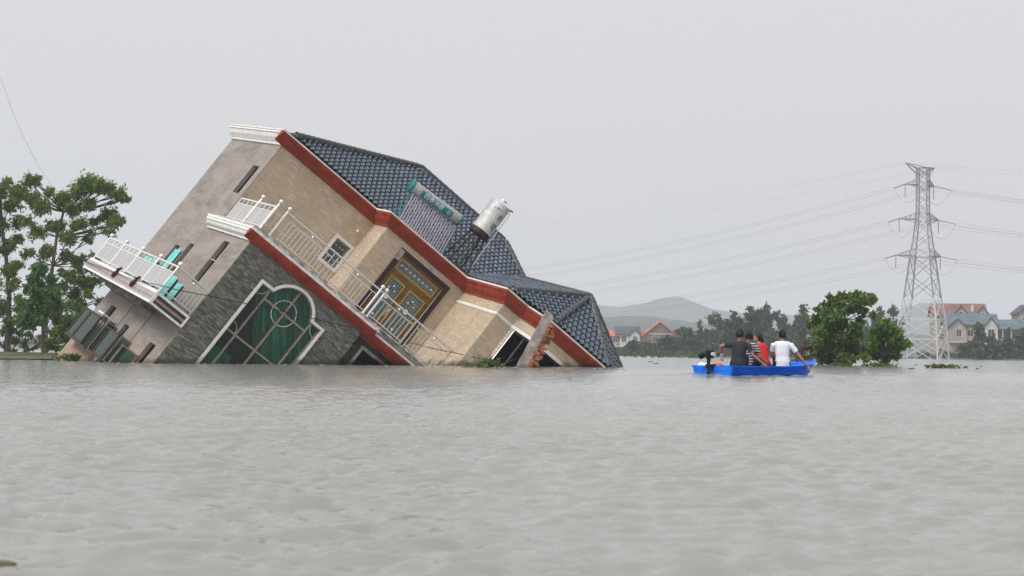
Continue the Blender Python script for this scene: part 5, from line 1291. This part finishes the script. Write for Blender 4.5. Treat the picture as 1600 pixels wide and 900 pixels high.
# middle group, about 600 m off: 5.3 px to the metre
t, rf = fhouse('low shed with a faded orange roof just right of the tilted roof', 956, 600, 0, 4.4, 6, 5.6, 'far_orange_roof', 'far_cream', 1.2); fwin(t, -.8, 3.4, 1.2, 1.4); fwin(t, 1.0, 3.4, 1.2, 1.4)
t, rf = fhouse('white two-storey house with a dark roof and a white front gable', 981, 600, 0, 6.6, 7, 6.2, 'far_grey_roof', 'far_white', 1.9)
wing(t, 2.0, 2.8, -1, 3, 6.0, 1.5, 'far_white', 'far_grey_roof'); fwin(t, -1.2, 3.9, 1.2, 1.6); fwin(t, 2.0, 3.6, 1.0, 1.8, -1); fbalcony(t, -4.4, 2.6, 2.6, 1.6, 'far_white'); fwin(t, -1.2, .8, 1.2, 1.4)
t, rf = fhouse('brown brick house with a steep gable and an orange roof among the trees', 1031, 610, 0, 8.6, 9, 6.4, 'far_orange_roof', 'far_brick', 3.4, 'y')
bxo('string_course', -4.3, 4.3, -.06, -.005, 6.2, 6.5, 'far_white', t); fwin(t, 2.3, 3.9, 1.6, 1.7); fwin(t, -1.5, 3.9, 1.4, 1.7); fwin(t, 2.3, .8, 1.6, 1.7)
bm = BM(); box(bm, -7.0, -4.32, .6, 6, -1, 5.6); build('side_wing', bm, 'far_brick', t); bxo('lean_to_roof', -7.3, -4.33, .2, 6.3, 5.61, 6.9, 'far_orange_roof', t); bxo('lean_to_roof', 4.32, 7.4, .6, 6.3, 6.4, 7.6, 'far_orange_roof', t); bxo('side_wing', 4.33, 7.0, .9, 6, -1, 6.38, 'far_brick', t)
fwin(t, -5.6, 3.0, 1.6, 2.0, .6)
t, rf = fhouse('small pale house seen low between the left tree trunks', 48, 420, 0, 9, 6, 1.3, 'far_grey_roof', 'far_white', .8); fwin(t, -2, .2, .9, .8); fwin(t, 1.6, .2, .9, .8)

# ------------------------------------------------------------------ banks and hills
def strip(name, pts, m, z=.18):
    """low bank: outline in plan, sloping under the water at its edge"""
    top = [Vector((x, y, z)) for x, y in pts]; c = sum(top, V3(0, 0, 0)) / len(top); c.z = z + .1
    V = [c] + [p.lerp(c, .06) + V3(0, 0, 0) for p in top] + [V3(c.x + (p.x - c.x) * 1.03, c.y + (p.y - c.y) * 1.03, -.8) for p in top]; n = len(top)
    F = [(0, 1 + i, 1 + (i + 1) % n) for i in range(n)] + [(1 + i, 1 + n + i, 1 + n + (i + 1) % n, 1 + (i + 1) % n) for i in range(n)]
    o = pydata(name, V, F, m); o['kind'] = 'structure'; return o
def xw(px, d): return at(px, 555, d).x
strip('far_bank', [(xw(935, 390), 390), (xw(1100, 386), 386), (xw(1300, 388), 388), (xw(1420, 372), 372), (xw(1800, 366), 366), (xw(2300, 380), 380), (xw(2200, 900), 900), (xw(1300, 1000), 1000), (xw(900, 950), 950)], 'bank', .22)
strip('left_bank', [(xw(-160, 126), 126), (xw(0, 116), 116), (xw(90, 114), 114), (xw(150, 122), 122), (xw(140, 140), 140), (xw(-160, 145), 145)], 'bank', .10)
def hills(name, d, prof_, seed, m='hill'):
    V, F = [], []; xs_ = np.arange(prof_[0][0], prof_[-1][0] + .1, 2.2); px_, py_ = zip(*prof_); K = 9
    for i, x in enumerate(xs_):
        y = np.interp(x, px_, py_); top = at(x, y, d).z
        for j in range(K):
            t = j / (K - 1); s = math.sin(math.pi * min(1, t * 1.25) / 2) if t < .8 else 1 - (t - .8) * 2
            dd = d - 420 + 520 * t
            n1 = mnoise.fractal(Vector((x * .03, t * 3 + seed, seed)), 1, 2, 4) * .05 + mnoise.noise(Vector((x * .45, t * 17, seed))) * .022
            V.append((at(x, 555, d).x * (dd / d), dd, -2 + (top + 2) * max(0, s) * (1 + n1 * (1.2 if t < .75 else .5))))
    n = len(xs_)
    for i in range(n - 1):
        for j in range(K - 1): F.append((i * K + j, (i + 1) * K + j, (i + 1) * K + j + 1, i * K + j + 1))
    o = pydata(name, V, F, m, smooth=False); o['kind'] = 'structure'; return o
hills('far_hills', 3500, [(300, 545), (600, 520), (800, 488), (900, 480), (935, 477), (975, 480), (1005, 474), (1030, 468), (1052, 462), (1062, 464), (1080, 471), (1110, 482), (1150, 488), (1240, 492), (1330, 498), (1385, 490), (1420, 479), (1445, 474), (1475, 481), (1520, 494), (1600, 512), (1800, 530), (2000, 548)], 1)
hills('near_hills', 2000, [(500, 552), (700, 530), (860, 503), (930, 496), (1000, 494), (1060, 500), (1110, 508), (1200, 512), (1400, 520), (1700, 545), (1900, 552)], 4)
hills('left_hills', 3600, [(-700, 545), (-300, 528), (-60, 528), (0, 531), (60, 526), (110, 520), (150, 524), (210, 534), (300, 543)], 9)

# ------------------------------------------------------------------ floodwater
def water():
    d = [0.4, 1.0, 1.8, 2.6]; x = 3.1
    while x < 165: d.append(x); x += max(.032, x * .0023)
    while x < 5200: d.append(x); x *= 1.09
    d = np.array(d)
    fine = np.linspace(R(-17), R(17), 400); side = np.concatenate([np.linspace(R(17), R(40), 24)[1:], np.linspace(R(40), R(180), 24)[1:]])
    th = np.concatenate([-side[::-1], fine, side]); n, mth = len(d), len(th)
    D, T = np.meshgrid(d, th, indexing='ij'); X, Y = D * np.sin(T), D * np.cos(T)
    Z = np.zeros_like(X); rg = np.random.default_rng(5)
    sp = np.maximum(np.gradient(d)[:, None], (D * (fine[1] - fine[0])) * .55)
    patch = .5 + .5 * np.clip(.8 * np.sin(X * .16 + .7 * np.sin(Y * .09)) + .7 * np.sin(Y * .11 + 1.3 + .5 * np.sin(X * .21)), -1, 1)
    near = 1.0
    for k in range(120):
        lam = .085 * (4.2 ** (rg.random() ** 1.1)); a = rg.normal(0, .62) + math.pi / 2; kx, ky = math.cos(a), math.sin(a)
        amp = .00088 * (lam / .2) ** .95 * (.6 + .8 * rg.random())
        w = np.clip((lam / (2.6 * sp) - .7) / 1.0, 0, 1)
        ph = 2 * math.pi / lam * (X * kx + Y * ky) + rg.random() * 6.28 + .8 * np.sin(X * .7 * ky + Y * .5 * kx + k)
        s = np.sin(ph); Z += amp * w * (s + .25 * np.cos(2 * ph)) * (.35 + 1.1 * patch)
    # wash round the moving boat
    bx, by = B0.x, B0.y; c_, s_ = math.cos(BH), math.sin(BH)
    u = (X - bx) * c_ + (Y - by) * s_; v = -(X - bx) * s_ + (Y - by) * c_
    g = np.exp(-((np.abs(v) - .62) / .45) ** 2 - (np.clip(np.abs(u) - 1.7, 0, None) / .9) ** 2)
    Z += .042 * g * (np.sin(6.3 * u + 2.2 * v) * .5 + np.sin(11 * u - 5 * v + 1) * .4 + np.sin(2.1 * u + 7 * v) * .4)
    wake = np.exp(-((np.abs(v) - .35 - .16 * np.clip(-1.7 - u, 0, None)) / .5) ** 2) * (u < -1.7) * np.exp((u + 1.7) / 2.2)
    Z += .06 * wake * np.sin(6 * u + 3 * np.abs(v))
    Z *= (np.abs(T) < R(17.5)); Z[d > 165] = 0
    V = np.stack([X, Y, Z], -1).reshape(-1, 3).astype(np.float32)
    i, j = np.meshgrid(np.arange(n - 1), np.arange(mth - 1), indexing='ij'); q = (i * mth + j).ravel()
    F = np.stack([q, q + 1, q + mth + 1, q + mth], 1).astype(np.int32)
    me = bpy.data.meshes.new('water'); me.vertices.add(len(V)); me.vertices.foreach_set('co', V.ravel()); me.loops.add(F.size); me.loops.foreach_set('vertex_index', F.ravel())
    me.polygons.add(len(F)); me.polygons.foreach_set('loop_start', np.arange(0, F.size, 4, dtype=np.int32)); me.polygons.foreach_set('use_smooth', np.ones(len(F), dtype=bool)); me.update(calc_edges=True)
    m, nn, l, b = _nt('floodwater')
    v = coords(nn, l)
    mud = ramp(nn, l, noise_tex(nn, l, coords(nn, l, (.12, .05, 1)), 1, 4), [(.38, (.24, .247, .226)), (.62, (.30, .305, .282))])
    l.new(mud, b.inputs['Base Color']); b.inputs['Roughness'].default_value = .10; b.inputs['IOR'].default_value = 1.33; b.inputs['Specular IOR Level'].default_value = .5
    h1 = noise_tex(nn, l, coords(nn, l, (.8, 1.6, 1)), 5.5, 4, .55); h2 = noise_tex(nn, l, coords(nn, l, (.7, 1.8, 1)), 11, 3, .5)
    b1 = nn.new('ShaderNodeBump'); b1.inputs['Strength'].default_value = .28; b1.inputs['Distance'].default_value = .03; l.new(h1, b1.inputs['Height'])
    b2 = nn.new('ShaderNodeBump'); b2.inputs['Strength'].default_value = .55; b2.inputs['Distance'].default_value = .010; l.new(h2, b2.inputs['Height']); l.new(b1.outputs[0], b2.inputs['Normal'])
    l.new(b2.outputs[0], b.inputs['Normal'])
    me.materials.append(m); o = bpy.data.objects.new('water', me); COL.objects.link(o); o['kind'] = 'structure'
water()

# ------------------------------------------------------------------ floating weeds and scraps
def weeds(name, label, cat, cx, d, w, dep, h, n, size, seed, mat='leaf_weed', stems=0):
    rg = np.random.default_rng(seed); b = at(cx, 555, d); b.z = 0; bl = []
    for k in range(n):
        x = rg.normal(0, .34) * w; y = rg.normal(0, .3) * dep; bl.append(((x, y, h * (.15 + .55 * rg.random()) * math.exp(-(x / w) ** 2)), h * (.25 + .3 * rg.random())))
    V = leaf_cloud(bl, 55 / (h * h) * .35, size, .75, -.5, seed)
    if stems:
        t = thing(name, label, cat, tuple(b)); link('leaves', V, mat, t); bm = BM()
        for k in range(stems):
            x, y = rg.normal(0, .4) * w, rg.normal(0, .3) * dep; tube(bm, limb_pts((x, y, -.05), (x + rg.normal(0, .3), y + rg.normal(0, .2), h * (.6 + rg.random())), (rg.normal(0, .15), 0, .1), 5), [.014, .013, .012, .010, .008, .005], 5)
        build('twigs', bm, 'bark', t); return t
    o = link(name, V, mat, None); o.location = b; return tag(o, label, cat, None, 'stuff')
weeds('weed_clump', 'green weeds and twigs caught against the bay window', 'weeds', 767, 64.5, .75, .4, .30, 26, .09, 1, stems=14)
weeds('weed_clump', 'green floating weeds in front of the lower left corner of the house', 'weeds', 113, 76, .8, .5, .26, 30, .10, 2, stems=4)
weeds('weed_raft', 'long flat raft of water hyacinth right of the flooded bushes', 'water plants', 1474, 88, 1.15, .8, .14, 40, .10, 3)
weeds('weed_raft', 'patch of floating leaves under the rounded bush', 'water plants', 1374, 93, 1.1, .7, .14, 34, .10, 4)
weeds('weed_raft', 'thin patch of floating leaves under the bushy tree', 'water plants', 1315, 95, .9, .6, .10, 22, .09, 5)
for i, (cx, d, w) in enumerate(((1000, 260, 3.4), (1030, 250, 1.8), (1062, 265, 2.6), (1085, 255, 1.8))):
    weeds('weed_raft', ['low green raft of weeds near the far shore, left of the others', 'small raft of weeds below the orange-roofed house', 'raft of weeds left of the motorboat, second from the boat', 'little raft of weeds nearest the motorboat stern'][i], 'water plants', cx, d, w, 1.5, .35, 14, .22, 20 + i)
# duckweed scum along the left bank: a thin uneven sheet of tiny leaves
rg = np.random.default_rng(31); N = 5200
dd = 80 + 42 * rg.random(N); px_ = -120 + 300 * rg.random(N) - (dd - 80) * .3
V, F = [], []
for k in range(N):
    p = at(px_[k], 555, dd[k]); r_ = .12 + .22 * rg.random(); z = .030 + .012 * rg.random(); a = rg.random() * 6.28
    q = len(V); V += [(p.x + r_ * math.cos(a + t * 1.2566) * 1.3, p.y + r_ * math.sin(a + t * 1.2566), z) for t in range(5)]; F.append(tuple(range(q, q + 5)))
M['duckweed'] = islands('duckweed', [(0, (.13, .15, .07)), (.6, (.19, .20, .10)), (1, (.25, .24, .14))], .6, .5, .2)
o = pydata('duckweed', V, F, 'duckweed'); tag(o, 'pale green duckweed scum spread on the water by the left bank', 'duckweed', None, 'stuff')
for i, (x, y, s) in enumerate(((1424, 577, .16), (1431, 571, .12), (1533, 573, .1), (1502, 571, .08), (1527, 577, .08), (1016, 566, .22), (1024, 569, .16))):
    d = .5 * FPX / (y - (550 + .0105 * (x - 800))); p = at(x, y, d); bm = BM()
    tube(bm, limb_pts((-s, 0, -.01), (s, .1, .02), (0, 0, .05), 6), [.008, .014, .02, .022, .02, .014, .006], 6); tube(bm, [(s * .3, 0, .02), (s * .5, .05, .16 * s / .3)], [.015, .006], 5)
    o = build('driftwood', bm, 'bark', None, smooth=True); o.location = (p.x, p.y, 0)
    tag(o, 'dark piece of driftwood ' + ['floating just left of the hyacinth raft, the larger of two', 'floating by the hyacinth raft, the smaller of two', 'floating right of the hyacinth raft, the farther out', 'tiny, floating above the hyacinth raft', 'tiny, floating right behind the hyacinth raft', 'floating between the tilted roof and the motorboat, the left one', 'floating between the tilted roof and the motorboat, the right one'][i], 'driftwood')

# small flotsam drifted against the house, and a brown scrap close to the viewpoint
rg = np.random.default_rng(77); V, F = [], []
for k in range(260):
    x = 105 + 880 * rg.random(); y = 566 + (x - 240) * .0142 + abs(rg.normal(0, 1.6)) + .6
    d = .5 * FPX / (y - (550 + .0105 * (x - 800))); p = at(x, y, d); a = rg.random() * 3.1; L = .03 + .09 * rg.random() ** 2; w = .012 + .02 * rg.random(); z = .012
    u = V3(math.cos(a), math.sin(a), 0); v = V3(-u.y, u.x, 0); q = len(V); c = V3(p.x, p.y, z)
    V += [c - u * L, c + v * w - u * L * .2, c + u * L, c - v * w, c + V3(0, 0, .02)]; F += [(q, q + 1, q + 4), (q + 1, q + 2, q + 4), (q + 2, q + 3, q + 4), (q + 3, q, q + 4)]
M['flotsam'] = islands('flotsam', [(0, (.05, .04, .025)), (.5, (.12, .095, .055)), (.8, (.10, .14, .05)), (1, (.5, .48, .42))], .7)
o = pydata('flotsam', V, F, 'flotsam'); tag(o, 'tiny leaves and twigs drifted along the waterline of the house', 'flotsam', None, 'stuff')
p = at(6, 880, 4.72); bm = BM(); g = bmesh.ops.create_icosphere(bm, subdivisions=2, radius=.024)
for q in g['verts']: q.co = Vector((q.co.x * 1.3, q.co.y * .8, q.co.z * .3)) + q.co * mnoise.noise(q.co * 40) * .3
M['bark_wet'] = pm('bark_wet', (.10, .088, .05), .7, var=.3, scale=20)
o = build('bark_scrap', bm, 'bark_wet', None, smooth=True); o.location = (p.x, p.y, .003); tag(o, 'brown bark scrap floating in the bottom left corner close to the viewer', 'bark')

# ------------------------------------------------------------------ air
m = bpy.data.materials.new('haze'); m.use_nodes = True; nn, l = m.node_tree.nodes, m.node_tree.links
nn.remove(nn['Principled BSDF']); pv = nn.new('ShaderNodeVolumePrincipled'); pv.inputs['Color'].default_value = (.885, .935, 1.0, 1); pv.inputs['Density'].default_value = 0.00032; pv.inputs['Anisotropy'].default_value = .1
l.new(pv.outputs[0], nn['Material Output'].inputs['Volume'])
bxo('haze', -2300, 2300, -60, 4700, -4, 118, m, None, kind='stuff')
